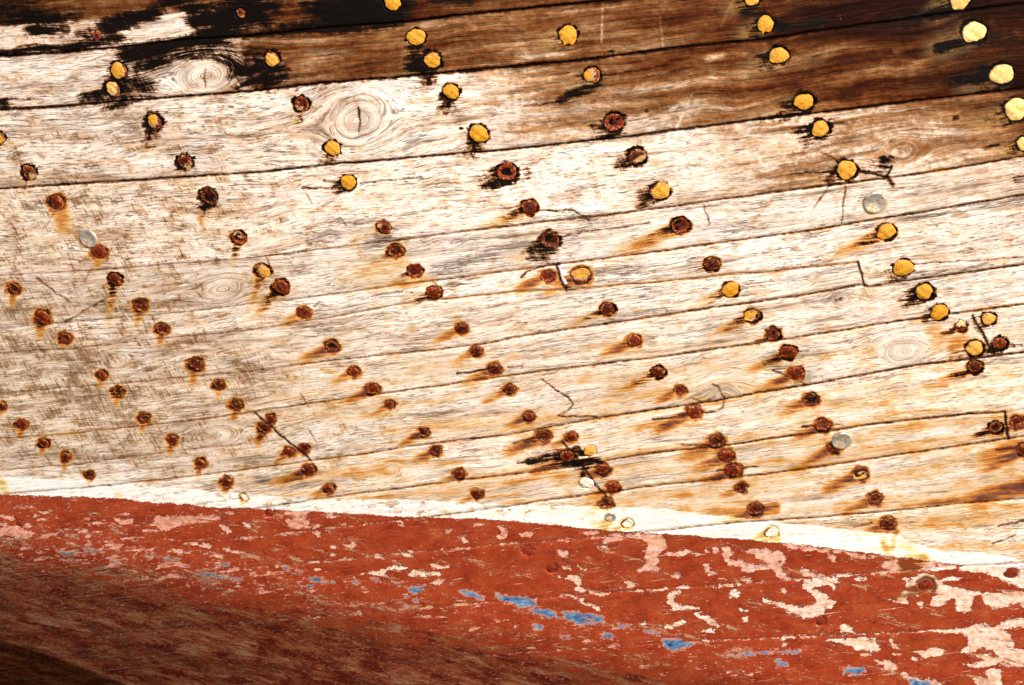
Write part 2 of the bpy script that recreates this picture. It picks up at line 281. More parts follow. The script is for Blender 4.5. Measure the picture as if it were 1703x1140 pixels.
BUTTS = [[(1426, 436), (1433, 452), (1438, 477)], [(925, 440), (933, 463), (942, 484)], [(1617, 523), (1632, 552), (1655, 592)], [(1671, 685), (1674, 706), (1677, 731)], [(424, 686), (475, 731), (518, 766)], [(935, 735), (957, 757), (985, 800), (1006, 823)]]
CRK = [(BUTTS[0], 1.5, 0), (BUTTS[1], 1.2, 0), (BUTTS[2], 1.6, 0), (BUTTS[3], 1.5, 0), (BUTTS[4], 1.4, 0), (BUTTS[5], 1.4, 0), ([(1006, 823), (1010, 838)], 1.1, 0),
       ([(1392, 286), (1340, 288), (1300, 292)], 1.6, .7), ([(1425, 284), (1450, 289), (1475, 294), (1483, 276)], 1.9, 0), ([(1406, 308), (1403, 340), (1400, 372)], .9, .4), ([(1380, 308), (1368, 325), (1352, 348)], .8, .4), ([(1395, 272), (1380, 260), (1365, 254)], .8, .4),
       ([(905, 443), (878, 452), (866, 461)], 1.4, .3), ([(840, 347), (865, 344)], .9, 0), ([(897, 349), (925, 352), (955, 349), (970, 361), (978, 366)], 1.2, .2), ([(930, 396), (960, 388), (1080, 371)], 1.0, .5),
       ([(903, 632), (920, 645), (946, 662), (953, 672), (945, 682), (928, 692)], 1.0, 0), ([(928, 692), (960, 693), (993, 693), (998, 697)], .9, 0), ([(1168, 687), (1190, 685), (1203, 676), (1205, 662), (1196, 645), (1185, 640)], .8, 0), ([(1150, 662), (1170, 668), (1190, 660)], .6, 0),
       ([(596, 181), (599, 200), (597, 219)], 1.3, .2), ([(341, 116), (341, 144)], .8, 0), ([(762, 622), (812, 614)], 1.5, .0), ([(845, 611), (870, 609)], 1, .5), ([(1192, 784), (1215, 781)], 1.2, 0), ([(1238, 779), (1262, 776)], 1.2, .5), ([(1135, 740), (1180, 741), (1200, 740)], .9, 0), ([(600, 305), (648, 300), (700, 295)], 1.0, .6), ([(502, 314), (547, 313)], 1.2, .2), ([(538, 301), (562, 302)], .9, .2),
       ([(1285, 615), (1342, 640)], .8, .3), ([(1320, 585), (1345, 585)], .7, .5), ([(1335, 710), (1355, 710)], 1.6, .3), ([(1382, 709), (1400, 704)], 1.2, .5), ([(1085, 698), (1105, 696), (1150, 688)], 1.6, .2), ([(855, 737), (895, 727)], 1.2, .2), ([(860, 771), (900, 762)], 1.4, 0), ([(1330, 178), (1380, 165)], 1.2, .6), ([(1316, 215), (1345, 213)], 1.3, .2), ([(1380, 206), (1410, 206)], 1.2, .6), ([(1378, 200), (1395, 197)], 1.2, .7),
       ([(60, 462), (90, 485), (118, 503)], .8, .5), ([(110, 535), (180, 495)], .8, .5), ([(1420, 877), (1450, 870)], .8, .3), ([(1650, 905), (1690, 890)], .9, .3), ([(1660, 875), (1703, 866)], 1.1, 0), ([(1170, 340), (1180, 372)], .5, 0), ([(990, 128), (1060, 118), (1110, 108)], 1.2, .6), ([(925, 170), (870, 178)], .9, .5), ([(1658, 748), (1690, 745)], 1.3, .2), ([(1490, 443), (1560, 436), (1703, 428)], .7, .3), ([(720, 470), (730, 480)], .8, 0), ([(640, 380), (655, 381)], 1.1, .6), ([(1110, 345), (1145, 340)], .7, .5)]
U0, V0_ = U, V
U = U0 + 3.0 * fbm(U0 / 17, V0_ / 17, 161, 3); V = V0_ + 3.0 * fbm(U0 / 17, V0_ / 17, 171, 3)
for pts, ww, tp in CRK: line_field(crack, pts, ww, taper=tp)
U, V = U0, V0_
# dark drag marks that read as scratches on the left
rs = np.random.RandomState(4)
for i in range(60):
    x = rs.uniform(0, 700) ** 1.0; y = rs.uniform(320, 800); 
    if rs.rand() > np.clip(1.1 - x / 700, .2, 1): continue
    L = rs.uniform(6, 26); a = math.radians(rs.choice([55, 62, 70, 110, -40]) + rs.uniform(-12, 12))
    line_field(crack, [(x, y), (x + L * math.cos(a) * .5, y + L * math.sin(a) * .5 * .9), (x + L * math.cos(a), y + L * math.sin(a))], rs.uniform(-.5, .45), pad=5, taper=.4)

# ------------------------------------------------------------------ nails: x, y, radius, yellow cover, yellow side (degrees), pale, stain kind, strength
NAILS = [
 (652, 5, 15, 1, 0, 0, 'b', 1), (692, 62, 16, .92, 0, 0, 'b', .6), (719, 100, 17, .85, 90, 0, 'b', .8), (197, 118, 16, .85, 200, 0, 'b', .9), (187, 149, 16, .6, 225, .3, 'b', .9), (452, 99, 15, .85, 100, .12, 'b', 1),
 (945, 58, 17, 1.2, 0, 0, 'b', .5), (1250, -2, 15, 1, 0, .1, 'b', .5), (1273, 40, 16, 1.1, 0, 0, 'b', .5), (1295, 93, 17, 1, 0, 0, 'b', .8), (1337, 170, 18, 1, 0, 0, 'b', .8), (1364, 215, 17, 1, 0, 0, 'b', 1.1), (1408, 283, 18, 1, 0, 0, 'b', .7),
 (1597, 1, 18, 1, 0, .35, 'b', .6), (1620, 54, 22, 1, 0, .8, 'b', .7), (1666, 124, 20, 1, 0, .65, 'b', .7), (1690, 182, 21, 1, 0, .7, 'b', .7), (1704, 240, 15, 1, 0, .5, 'b', .5),
 (985, 126, 15, .42, 190, 0, 'b', .5), (750, 153, 15, 1, 0, 0, 'b', .8), (796, 223, 17, .95, 20, 0, 'b', .9), (553, 247, 14, .9, 330, 0, 'b', .8), (501, 174, 15, .12, 110, 0, 'b', .5), (1022, 204, 18, 0.03, 0, 0, 'b', .7), (256, 203, 15, .55, 215, 0, 'b', 1), (307, 270, 15, .15, 80, 0, 'b', .35), (48, 288, 15, .22, 50, 0, 'b', .35), (-2, 228, 12, .5, 60, 0, 'b', .4),
 (1060, 261, 16, .25, 45, 0, 'b', .85), (843, 287, 18, .05, 100, 0, 'b', 1), (579, 304, 14, 1, 0, 0, 'b', .5), (1098, 318, 17, .85, 0, 0, 'b', .9), (94, 337, 15, 0, 0, 0, 'o', .35), (346, 327, 17, 0.05, 150, 0, 'b', .6), (880, 345, 16, .06, 170, 0, 'm', .7), (638, 378, 13, .12, 200, 0, 'm', .5), (915, 400, 17, .05, 300, 0, 'b', 1.1), (1132, 376, 17, .08, 330, 0, 'm', 1.1),
 (396, 396, 14, .28, 285, 0, 'm', .5), (165, 420, 14, 0, 0, 0, 'o', .5), (658, 418, 15, 0.03, 0, 0, 'm', .6), (690, 452, 14, 0, 0, 0, 'm', .5), (722, 487, 14, 0.03, 0, 0, 'm', .5), (436, 451, 15, .5, 20, 0, 'm', .7), (466, 478, 16, 0.04, 60, 0, 'm', .7), (191, 466, 14, .06, 0, 0, 'm', .7), (233, 509, 15, 0, 0, 0, 'o', .6), (70, 529, 16, 0, 0, 0, 'o', .7), (23, 481, 13, 0, 0, 0, 'o', .6), (108, 563, 13, 0, 0, 0, 'o', .4), (269, 548, 13, 0, 0, 0, 'o', .8), (505, 521, 13, 0, 0, 0, 'o', .5),
 (768, 547, 13, 0, 0, 0, 'o', .9), (792, 586, 12, .05, 50, 0, 'o', .6), (823, 615, 14, 0, 0, 0, 'o', .8), (847, 648, 12, 0, 0, 0, 'o', .7), (1010, 515, 15, .05, 60, 0, 'm', .7), (911, 459, 13, .1, 90, 0, 'o', .8), (966, 459, 18, .62, 270, .1, 'o', .5), (1184, 440, 15, .05, 100, 0, 'm', .4), (1215, 482, 15, .95, 0, 0, 'm', .6), (1474, 386, 17, 1, 0, 0, 'm', .9), (1502, 446, 18, 1, 0, 0, 'b', .35), (1537, 486, 17, 1, 0, 0, 'b', .8), (1562, 520, 16, .95, 0, 0, 'b', .4), (1598, 543, 13, .3, 270, .6, 'm', .7), (1644, 531, 14, .95, 0, .15, 'b', .5), (1621, 580, 17, 1, 0, .15, 'm', .6), (1663, 572, 15, 0, 0, 0, 'b', .5),
 (1251, 526, 15, .62, 190, 0, 'm', .8), (1286, 556, 15, 0, 0, 0, 'm', .6), (1311, 587, 16, 0, 0, 0, 'm', .8), (1323, 622, 15, 0, 0, 0, 'o', .9), (1348, 666, 15, 0, 0, 0, 'o', .8), (1368, 708, 15, 0, 0, 0, 'o', .6), (1388, 746, 14, 0.05, 40, 0, 'o', 1), (1431, 789, 15, .42, 80, 0, 'o', 1), (1455, 830, 14, 0.03, 80, 0, 'o', .8), (1477, 872, 15, 0, 0, 0, 'o', .6), (1621, 611, 15, 0, 0, 0, 'm', 1), (1656, 712, 14, 0, 0, 0, 'm', .9), (1692, 704, 15, 0, 0, 0, 'o', .6), (1706, 748, 18, 0, 0, 0, 'o', 1.1),
 (1054, 567, 14, 0, 0, 0, 'o', .9), (1095, 620, 14, 0, 0, 0, 'm', 1), (1131, 650, 12, 0, 0, 0, 'o', .8), (1154, 686, 15, 0, 0, 0, 'o', 1.1), (1192, 735, 16, 0, 0, 0, 'o', .9), (1208, 759, 15, 0, 0, 0, 'o', .8), (1220, 783, 16, 0, 0, 0, 'o', .7), (1232, 811, 12, 0.05, 0, .5, 'o', .6), (1256, 848, 15, 0, 0, 0, 'o', .9),
 (879, 693, 12, .12, 170, 0, 'o', .6), (904, 726, 15, 0, 0, 0, 'o', 1), (949, 728, 12, 0, 0, 0, 'o', .5), (943, 760, 15, 0, 0, 0, 'o', .9), (981, 750, 12, .95, 0, .1, 'n', 0), (1002, 782, 14, 0, 0, 0, 'o', .6), (975, 804, 12, 1, 0, 1.0, 'n', 0), (1019, 811, 13, 0, 0, 0, 'o', .6), (1008, 839, 14, 0, 0, 0, 'o', .6),
 (552, 577, 14, 0, 0, 0, 'o', 1), (588, 620, 12, 0, 0, 0, 'o', .5), (619, 648, 13, 0.04, 120, .3, 'o', .6), (648, 674, 10, 0, 0, 0, 'o', .6), (704, 721, 11, 0, 0, 0, 'o', .8), (724, 750, 12, 0, 0, 0, 'o', .7), (763, 789, 12, 0, 0, 0, 'o', .5), (793, 822, 11, 0, 0, 0, 'o', .4),
 (325, 607, 15, 0, 0, 0, 'o', .9), (364, 641, 12, .05, 80, .3, 'o', .6), (392, 674, 13, 0, 0, 0, 'o', .7), (450, 697, 10, 0, 0, 0, 'o', .4), (438, 713, 12, 0, 0, 0, 'o', .9), (481, 752, 11, .04, 80, 0, 'o', .6), (506, 747, 11, 0, 0, 0, 'o', .5), (513, 782, 13, 0.03, 0, .4, 'o', .8), (547, 814, 12, 0.03, 0, .4, 'o', .5),
 (169, 625, 11, .06, 270, .8, 'o', .5), (196, 653, 12, 0, 0, 0, 'o', .5), (239, 696, 12, .05, 20, .7, 'o', .6), (286, 732, 12, .04, 30, .6, 'o', .6), (333, 771, 11, 0, 0, 0, 'o', .9), (376, 803, 12, .08, 200, .9, 'o', .7), (3, 677, 10, 0, 0, 0, 'o', .5), (36, 706, 12, .06, 20, .6, 'o', .5), (72, 738, 11, 0, 0, 0, 'o', .6), (109, 761, 11, 0, 0, 0, 'o', .6), (148, 791, 10, 0, 0, 0, 'o', .4),
 (405, 828, 9, .75, 0, 1.0, 'o', .5), (1283, 886, 13, .8, 0, 1.0, 'o', .7), (1043, 871, 11, .8, 0, 1.0, 'o', .7),
 (447, 853, 10, 0, 0, 0, 'n', .4), (877, 917, 12, 0, 0, 0, 'n', .4), (918, 946, 11, 0, 0, 0, 'n', .4), (1541, 974, 16, 0, 0, 0, 'o', .7), (1682, 954, 14, 0, 0, 0, 'n', .3), (33, 1127 - 255, 9, 0, 0, 0, 'n', .3), (1366, 1034, 11, 0, 0, 0, 'n', .0),
 (400, 22, 9, 0, 0, 0, 'n', 0), (160, 59, 9, 0, 0, 0, 'n', 0)]
DISCS = [(147, 397, 17, 1), (1455, 337, 21, 1), (1400, 733, 18, 1), (1015, 860, 10, 0)]
ringn = fbm(U / 10, V / 9, 81, 3)
for i, (x, y, r, yel, ya, pale, kd, stg) in enumerate(NAILS):
    r = r * (.92 if yel > .6 else .92 if y < 480 else .88)
    s = win(x - 130, y - 30, x + 60, y + 90)
    if U[s].size == 0: continue
    dx = U[s] - x; dy = V[s] - y; asp = .93 if y < 300 else .86
    q = np.hypot(dx, dy / asp) + ringn[s] * 5.0
    # hole round the head
    disp[s] = np.maximum(disp[s], 0.0042 * (1 - sstep(r * .98, r * 1.16, q)))
    lft = sstep(520, 400, x)
    d1 = np.array((-.90 + .75 * lft, .42 + .58 * lft)); d1 /= np.hypot(*d1)
    if kd == 'b' and y < 300 and x < 830: d1 = np.array((-.25, .97))
    if i in (19, 20): d1 = np.array((-.35, .94))
    al = dx * d1[0] + dy * d1[1]; pe = dx * -d1[1] + dy * d1[0]
    strk = fbm(U[s] / 40, GY[s] / 3.5, 83 + i, 2)
    fan = fbm(pe / 4.5, al / 40, 283 + i, 2)
    def run(L, wd):
        a = np.clip(al / L, 0, 1)
        return np.where(al > -r * .3, (1 - a) ** .9 * np.exp(-(pe / (wd * (1 + .5 * a))) ** 2), 0)
    ring = 1 - sstep(r * 1.05, r * 1.42, q)
    if kd == 'b':
        L = r * (2.0 + 1.6 * stg)
        tar[s] = np.maximum(tar[s], .95 * (1 - sstep(r * 1.0, r * (1.2 + .35 * stg), q - 2.5 * fan)))
        tar[s] = np.maximum(tar[s], run(L, r * .75) * (.75 + .5 * stg) * (1 + .9 * fan))
        rust[s] = np.maximum(rust[s], .35 * run(L * 1.8, r))
    elif kd == 'm':
        L = r * (2.4 + 2.4 * stg)
        tar[s] = np.maximum(tar[s], .85 * (1 - sstep(r * .95, r * (1.1 + .25 * stg), q)))
        tar[s] = np.maximum(tar[s], run(L, r * .42) * (.35 + .5 * stg) * (1 + .6 * strk))
        rust[s] = np.maximum(rust[s], .8 * stg * run(L * 2.0, r * .65) * (1 + .5 * strk))
        rust[s] = np.maximum(rust[s], .85 * ring)
    elif kd == 'o':
        L = r * (3.4 + 3.4 * stg) * (1 - .45 * lft)
        rust[s] = np.maximum(rust[s], (.6 + .75 * stg) * run(L, r * (.62 - .14 * lft)) * (1 + .8 * strk))
        rust[s] = np.maximum(rust[s], .85 * (1 - sstep(r * 1.0, r * 1.65, q + 3 * fan)))
        tar[s] = np.maximum(tar[s], .38 * (1 - sstep(r * .9, r * 1.1, q)))
        rust[s] = np.maximum(rust[s], 1.15 * (1 - sstep(r * .95, r * 1.22, q)))
        # then along the grain
        a2 = np.clip(-dx / 110, 0, 1); p2 = dy - (r * .9) + .13 * dx
        rust[s] = np.maximum(rust[s], np.where(dx < 0, .42 * stg * (1 - a2) * np.exp(-(p2 / 5) ** 2), 0) * (1 - lft))
    if yel > .9 and pale < .9 and y < 600:
        # a run of yellow from the daub is added to the nail itself
        pass
for (x, y, r, g) in DISCS:
    s = win(x - 40, y - 40, x + 40, y + 40)
    q = np.hypot(U[s] - x, (V[s] - y) / .8)
    rust[s] = np.maximum(rust[s], .5 * (1 - sstep(r * .9, r * 1.2, q)))

# ------------------------------------------------------------------ paint
def T(n, pts):
    ox, oy = {13: (0, 850), 14: (420, 850), 15: (840, 850), 16: (1263, 850)}[n]
    return [(ox + a / 3.87, oy + b / 3.87) for a, b in pts]
stripe = np.minimum(V - ST[None, :], SB[None, :] + 3 - V) + 3.0 * fbm(U / 26, V / 10, 91, 3)
stripe = np.where(U > 1640, stripe - 6 * sstep(1640, 1720, U), stripe)
redd = V - SB[None, :] + 2.5 * fbm(U / 30, V / 14, 92, 3)
peel = np.full(U.shape, -14.0); bone = np.zeros(U.shape); blue = np.full(U.shape, -14.0)
PINK = [
 (15, [(520, 140), (560, 125), (610, 135), (605, 165), (560, 155), (510, 150)], 0), (15, [(90, 150), (130, 138), (195, 145), (180, 160), (110, 172)], 0),
 (15, [(620, 200), (660, 170), (760, 160), (860, 150), (960, 150), (1035, 170), (1040, 240), (1000, 265), (975, 300), (1000, 325), (965, 350), (970, 365), (1030, 380), (990, 388), (850, 390), (850, 375), (890, 360), (910, 310), (890, 265), (915, 250), (915, 205), (880, 180), (760, 185), (690, 200), (650, 215)], .25),
 (15, [(1015, 280), (1080, 255), (1180, 250), (1270, 285), (1230, 285), (1180, 270), (1110, 295), (1060, 285)], .3),
 (15, [(1400, 235), (1440, 225), (1470, 265), (1450, 290), (1440, 315), (1540, 320), (1560, 345), (1650, 350), (1700, 345), (1700, 375), (1640, 375), (1570, 400), (1520, 385), (1525, 360), (1440, 345), (1400, 280)], .3),
 (15, [(1520, 260), (1620, 245), (1720, 250), (1720, 345), (1640, 310), (1600, 280)], .3), (15, [(1280, 340), (1310, 345), (1330, 385), (1375, 405), (1330, 410), (1290, 405)], .3),
 (15, [(1285, 240), (1305, 235), (1310, 265), (1290, 262)], .3), (15, [(1340, 245), (1370, 240), (1378, 268), (1340, 270)], .3), (15, [(330, 250), (410, 255), (400, 275), (375, 295), (345, 290)], .3),
 (15, [(340, 430), (400, 425), (390, 410), (430, 415), (470, 410), (495, 460), (480, 485), (520, 495), (510, 525), (455, 515), (465, 480), (420, 445)], .5),
 (15, [(1065, 415), (1090, 403), (1125, 410), (1137, 428), (1110, 438), (1080, 432)], .3), (15, [(775, 450), (800, 450), (870, 472), (820, 490), (790, 480)], .3), (15, [(540, 510), (570, 520), (635, 525), (635, 545), (545, 540)], .3),
 (15, [(1040, 560), (1070, 520), (1130, 505), (1135, 525), (1095, 535), (1085, 580), (1120, 610), (1200, 610), (1250, 630), (1170, 635), (1090, 640), (1045, 600)], .75),
 (15, [(1440, 530), (1480, 505), (1520, 525), (1490, 560), (1455, 555)], 1), (15, [(460, 575), (490, 565), (505, 590), (570, 605), (600, 625), (615, 655), (570, 625), (510, 605)], .6), (15, [(860, 720), (900, 715), (940, 730), (890, 740)], .8),
 (15, [(1000, 742), (1060, 735), (1100, 715), (1150, 698), (1165, 715), (1110, 745), (1060, 760)], 1), (15, [(1215, 655), (1250, 655), (1260, 675), (1310, 675), (1350, 700), (1370, 740), (1320, 740), (1290, 700), (1230, 680)], .9),
 (15, [(1210, 765), (1280, 770), (1320, 755), (1350, 770), (1310, 790), (1280, 780), (1220, 775)], 1), (15, [(1510, 635), (1545, 633), (1580, 648), (1520, 650)], .9), (15, [(1530, 680), (1560, 690), (1565, 710), (1535, 712)], .7), (15, [(1515, 440), (1560, 432), (1595, 450), (1540, 460)], .3),
 (15, [(1350, 480), (1465, 472), (1465, 485), (1360, 490)], .5), (15, [(930, 510), (1040, 490), (1030, 508), (940, 520)], .4), (15, [(590, 228), (660, 225), (665, 240), (610, 240)], .4), (15, [(370, 350), (430, 360), (425, 375), (380, 372)], .2), (15, [(470, 355), (520, 375), (490, 378)], .2),
 (16, [(0, 245), (80, 265), (160, 265), (160, 310), (135, 325), (170, 330), (140, 350), (160, 400), (205, 440), (130, 445), (80, 370), (0, 370), (0, 340), (50, 345), (0, 305)], .25), (16, [(250, 400), (280, 370), (310, 375), (360, 405), (430, 420), (300, 430)], .4),
 (16, [(290, 440), (420, 430), (520, 435), (485, 470), (490, 510), (450, 480), (370, 485), (340, 505), (440, 540), (445, 570), (490, 580), (480, 610), (415, 640), (415, 670), (350, 690), (280, 685), (180, 660), (130, 610), (80, 595), (20, 590), (25, 565), (70, 565), (100, 585), (200, 600), (280, 615), (320, 610), (370, 590), (355, 550), (310, 510), (275, 500)], .75),
 (16, [(605, 430), (690, 425), (700, 440), (630, 455)], .6), (16, [(510, 740), (540, 730), (600, 755), (600, 780), (530, 785)], 1), (16, [(430, 830), (530, 815), (550, 830), (640, 810), (745, 820), (760, 860), (785, 870), (760, 905), (690, 905), (620, 895), (570, 860), (490, 845)], .9),
 (16, [(830, 820), (860, 820), (865, 850), (910, 890), (870, 885), (845, 855)], .5),
 (16, [(920, 430), (970, 440), (1040, 400), (1110, 410), (1140, 440), (1180, 440), (1200, 420), (1300, 430), (1290, 445), (1230, 450), (1180, 460), (1240, 490), (1330, 505), (1430, 530), (1550, 520), (1740, 515), (1740, 640), (1660, 595), (1620, 600), (1610, 620), (1500, 630), (1450, 600), (1430, 545), (1380, 540), (1365, 640), (1320, 650), (1270, 645), (1270, 570), (1240, 555), (1200, 590), (1150, 620), (1095, 615), (1100, 580), (1140, 540), (1140, 490), (1040, 470), (940, 490), (945, 460)], .75),
 (16, [(860, 580), (900, 545), (940, 510), (1020, 520), (1020, 545), (960, 545), (950, 595), (890, 595)], .8), (16, [(1015, 590), (1050, 585), (1060, 610), (1040, 625)], .7), (16, [(775, 345), (850, 310), (900, 300), (880, 330), (930, 380), (1000, 375), (960, 390), (850, 405), (830, 390)], .2), (16, [(1010, 340), (1120, 318), (1290, 352), (1150, 355), (1050, 372)], .3),
 (16, [(1000, 380), (1150, 362), (1300, 352), (1740, 320), (1740, 500), (1600, 470), (1540, 430), (1440, 395), (1250, 375), (1100, 390)], .9),
 (16, [(1330, 760), (1390, 730), (1520, 740), (1600, 700), (1740, 690), (1740, 740), (1550, 765), (1610, 790), (1625, 830), (1640, 880), (1740, 910), (1740, 1000), (1600, 1000), (1540, 985), (1440, 1010), (1340, 1000), (1340, 985), (1420, 975), (1440, 960), (1390, 930), (1400, 920), (1540, 940), (1500, 895), (1440, 880), (1380, 910), (1280, 910), (1340, 870), (1340, 810), (1300, 790), (1110, 775), (1080, 770), (1200, 760)], .65),
 (16, [(1000, 905), (1080, 890), (1140, 880), (1210, 900), (1180, 925), (1060, 945), (1020, 920)], .8), (16, [(985, 940), (1020, 945), (1020, 965), (985, 955)], .9), (16, [(750, 965), (790, 970), (830, 965), (880, 990), (885, 1020), (850, 1035), (810, 1020), (805, 995), (760, 980)], .4),
 (16, [(905, 1040), (940, 1040), (960, 1060), (1060, 1080), (1130, 1090), (1210, 1130), (990, 1130), (950, 1090)], .5), (16, [(1380, 1070), (1420, 1065), (1470, 1075), (1445, 1040), (1480, 1020), (1550, 1010), (1560, 1090), (1560, 1180), (1400, 1180)], .6),
 (16, [(650, 920), (700, 922), (715, 930), (670, 935)], .2), (16, [(860, 915), (915, 915), (905, 928), (870, 928)], .2), (16, [(430, 265), (490, 285), (490, 325), (445, 325), (440, 295)], .1), (16, [(140, 500), (170, 505), (165, 530), (145, 530)], .2), (16, [(370, 780), (410, 775), (410, 795), (375, 795)], .4), (16, [(145, 850), (185, 850), (170, 868), (150, 865)], .8),
 (16, [(130, 205), (400, 240), (560, 260), (600, 275), (780, 290), (600, 305), (560, 275), (330, 258), (200, 245)], .1),
 (14, [(220, 60), (260, 40), (330, 40), (370, 70), (340, 90), (435, 90), (430, 105), (300, 115), (235, 100)], 0), (14, [(200, 0), (360, 0), (350, 30), (200, 20)], 0), (14, [(445, 20), (480, 10), (570, 30), (540, 48), (480, 45)], 0), (14, [(560, 85), (600, 75), (605, 92), (575, 98)], 0), (14, [(475, 125), (530, 130), (530, 145), (490, 142)], .2), (14, [(390, 140), (430, 135), (440, 165), (420, 168)], 0), (14, [(230, 150), (295, 135), (300, 155), (250, 162)], 0),
 (14, [(500, 225), (540, 215), (560, 240), (520, 245)], .3), (14, [(585, 215), (660, 200), (675, 220), (620, 235)], .2), (14, [(500, 262), (550, 285), (540, 295), (505, 285)], .2), (14, [(955, 265), (990, 268), (1040, 300), (1010, 305), (980, 290)], .5), (14, [(870, 372), (910, 345), (950, 345), (1000, 370), (950, 378), (890, 380)], .8), (14, [(745, 392), (815, 395), (830, 375), (860, 390), (860, 418), (800, 415), (780, 405)], .8), (14, [(1005, 400), (1040, 375), (1060, 390), (1200, 395), (1215, 415), (1160, 420), (1060, 415), (1010, 415)], .8),
 (14, [(1145, 345), (1190, 335), (1205, 365), (1260, 350), (1260, 365), (1210, 370), (1160, 365)], .4), (14, [(1150, 465), (1200, 440), (1235, 440), (1225, 470), (1180, 470)], .2), (14, [(1325, 170), (1370, 165), (1390, 195), (1370, 205)], .4), (14, [(1240, 125), (1280, 120), (1280, 135), (1245, 140)], .3), (14, [(1580, 100), (1610, 98), (1640, 140), (1640, 175), (1600, 185), (1575, 160), (1600, 130)], .1), (14, [(1420, 85), (1480, 78), (1490, 92), (1430, 95)], .2), (14, [(920, 85), (970, 85), (970, 98), (930, 98)], .2), (14, [(810, 290), (850, 300), (850, 322), (835, 305)], .2), (14, [(400, 370), (430, 355), (440, 370), (410, 390)], .2), (14, [(1300, 345), (1325, 340), (1320, 355)], .2),
 (13, [(960, 95), (1020, 30), (1100, 35), (1200, 30), (1280, 20), (1380, 45), (1450, 45), (1400, 60), (1250, 75), (1120, 105), (1075, 135), (1000, 100)], 0), (13, [(725, 45), (860, 55), (850, 75), (800, 90), (745, 60)], 0), (13, [(0, 110), (60, 105), (180, 125), (235, 150), (150, 170), (60, 155), (0, 165)], 0), (13, [(240, 0), (310, 10), (340, 25), (280, 25)], .2), (13, [(0, 25), (80, 28), (100, 48), (60, 55), (0, 40)], 0),
 (13, [(1395, 85), (1450, 95), (1490, 125), (1470, 150), (1430, 115)], .3), (13, [(1560, 68), (1610, 85), (1620, 105), (1580, 100)], .4), (13, [(1285, 220), (1320, 205), (1370, 215), (1350, 235), (1300, 237)], .3), (13, [(1440, 235), (1520, 255), (1590, 265), (1540, 278), (1450, 260)], .1), (13, [(1340, 255), (1380, 258), (1450, 290), (1430, 305), (1380, 285)], .1), (13, [(1110, 250), (1180, 245), (1190, 262), (1130, 265)], .1), (13, [(515, 130), (560, 122), (600, 135), (530, 145)], .1), (13, [(850, 85), (900, 90), (905, 105), (870, 103)], .1), (13, [(915, 125), (980, 115), (1060, 130), (940, 132)], .1)]
for n, pts, b in PINK:
    tmp = np.full(U.shape, -14.0) if False else None
    p = np.array(T(n, pts)); s = win(p[:, 0].min() - 12, p[:, 1].min() - 12, p[:, 0].max() + 12, p[:, 1].max() + 12)
    before = peel[s].copy(); poly_field(peel, p, 12); bone[s] = np.where(peel[s] > before, b, bone[s])
BLUE = [[(763, 981), (785, 983), (806, 995), (800, 999), (785, 993), (765, 985)], [(826, 991), (850, 991), (890, 998), (892, 1010), (870, 1012), (850, 1003), (828, 998)], [(878, 1010), (925, 1018), (930, 1028), (900, 1025), (882, 1016)], [(932, 1022), (955, 1018), (1004, 1027), (1003, 1037), (960, 1037), (940, 1028)], [(1026, 1038), (1052, 1044), (1040, 1046), (1030, 1043)], [(1073, 1050), (1096, 1053), (1095, 1057), (1080, 1055)],
        [(1100, 1065), (1125, 1064), (1155, 1070), (1140, 1080), (1115, 1082), (1105, 1074)], [(998, 1056), (1018, 1055), (1017, 1063), (1004, 1063)], [(886, 1038), (902, 1040), (900, 1048), (890, 1046)], [(934, 1056), (948, 1058), (944, 1062), (936, 1061)], [(1290, 1101), (1308, 1099), (1310, 1106), (1294, 1108)], [(1400, 1114), (1412, 1109), (1420, 1113), (1438, 1110), (1442, 1116), (1428, 1121), (1405, 1120)], [(1205, 1088), (1330, 1081), (1330, 1084), (1207, 1092)], [(1508, 1128), (1545, 1134), (1575, 1150), (1520, 1150)],
        [(95, 917), (118, 917), (128, 922), (108, 924)], [(140, 913), (168, 914), (160, 919), (145, 918)], [(240, 923), (270, 924), (262, 928), (245, 927)], [(275, 928), (300, 930), (292, 934), (280, 933)], [(310, 950), (350, 953), (405, 962), (400, 967), (360, 962), (320, 956)], [(360, 938), (382, 937), (378, 942), (364, 942)], [(470, 940), (482, 946), (476, 949)], [(485, 945), (510, 950), (500, 953)], [(503, 960), (530, 960), (558, 967), (545, 970), (515, 967)], [(496, 973), (525, 972), (520, 978), (500, 978)], [(672, 976), (705, 974), (700, 984), (684, 986)], [(650, 967), (668, 968), (664, 973)], [(575, 966), (600, 968), (595, 973)], [(615, 962), (630, 964), (626, 968)], [(183, 933), (200, 931), (196, 938)], [(100, 930), (135, 932), (130, 937)], [(675, 993), (700, 997), (690, 999)]]
for p in BLUE: poly_field(blue, p, 12)
# paint lost along the seams
for i, k in enumerate(ORDER):
    if k in 'JKLNO':
        dv = np.abs(V - SY[i][None, :])
        peel = np.where((dv < 10) & (redd > 1), np.maximum(peel, (1.9 if k in 'LN' else 1.2) * (.2 + 2.0 * noise(U / 28, V * 0 + i * 3.3, 95) + 1.0 * noise(U / 7, V * 0 + i, 96)) - dv), peel)
bl = V - smooth_interp(BILGE, U) - 12
grime = sstep(-28, 60, bl + 26 * fbm(U / 90, V / 22, 97, 3)) * sstep(1500, 900, U + 0 * V + (1140 - V) * 1.5)
flake = np.clip(.55 * sstep(700, 100, U) + .25 + .65 * np.exp(-((bl + 25) / 34) ** 2) + .25 * fbm(U / 120, V / 40, 98, 2), 0, 1.4)
worn = np.interp(U, [0, 60, 190, 260, 420, 520, 620, 840, 1000, 1100, 1500, 1560, 1703], [.08, .12, .32, .52, .48, .42, .48, .36, .2, .02, .0, .12, .45])
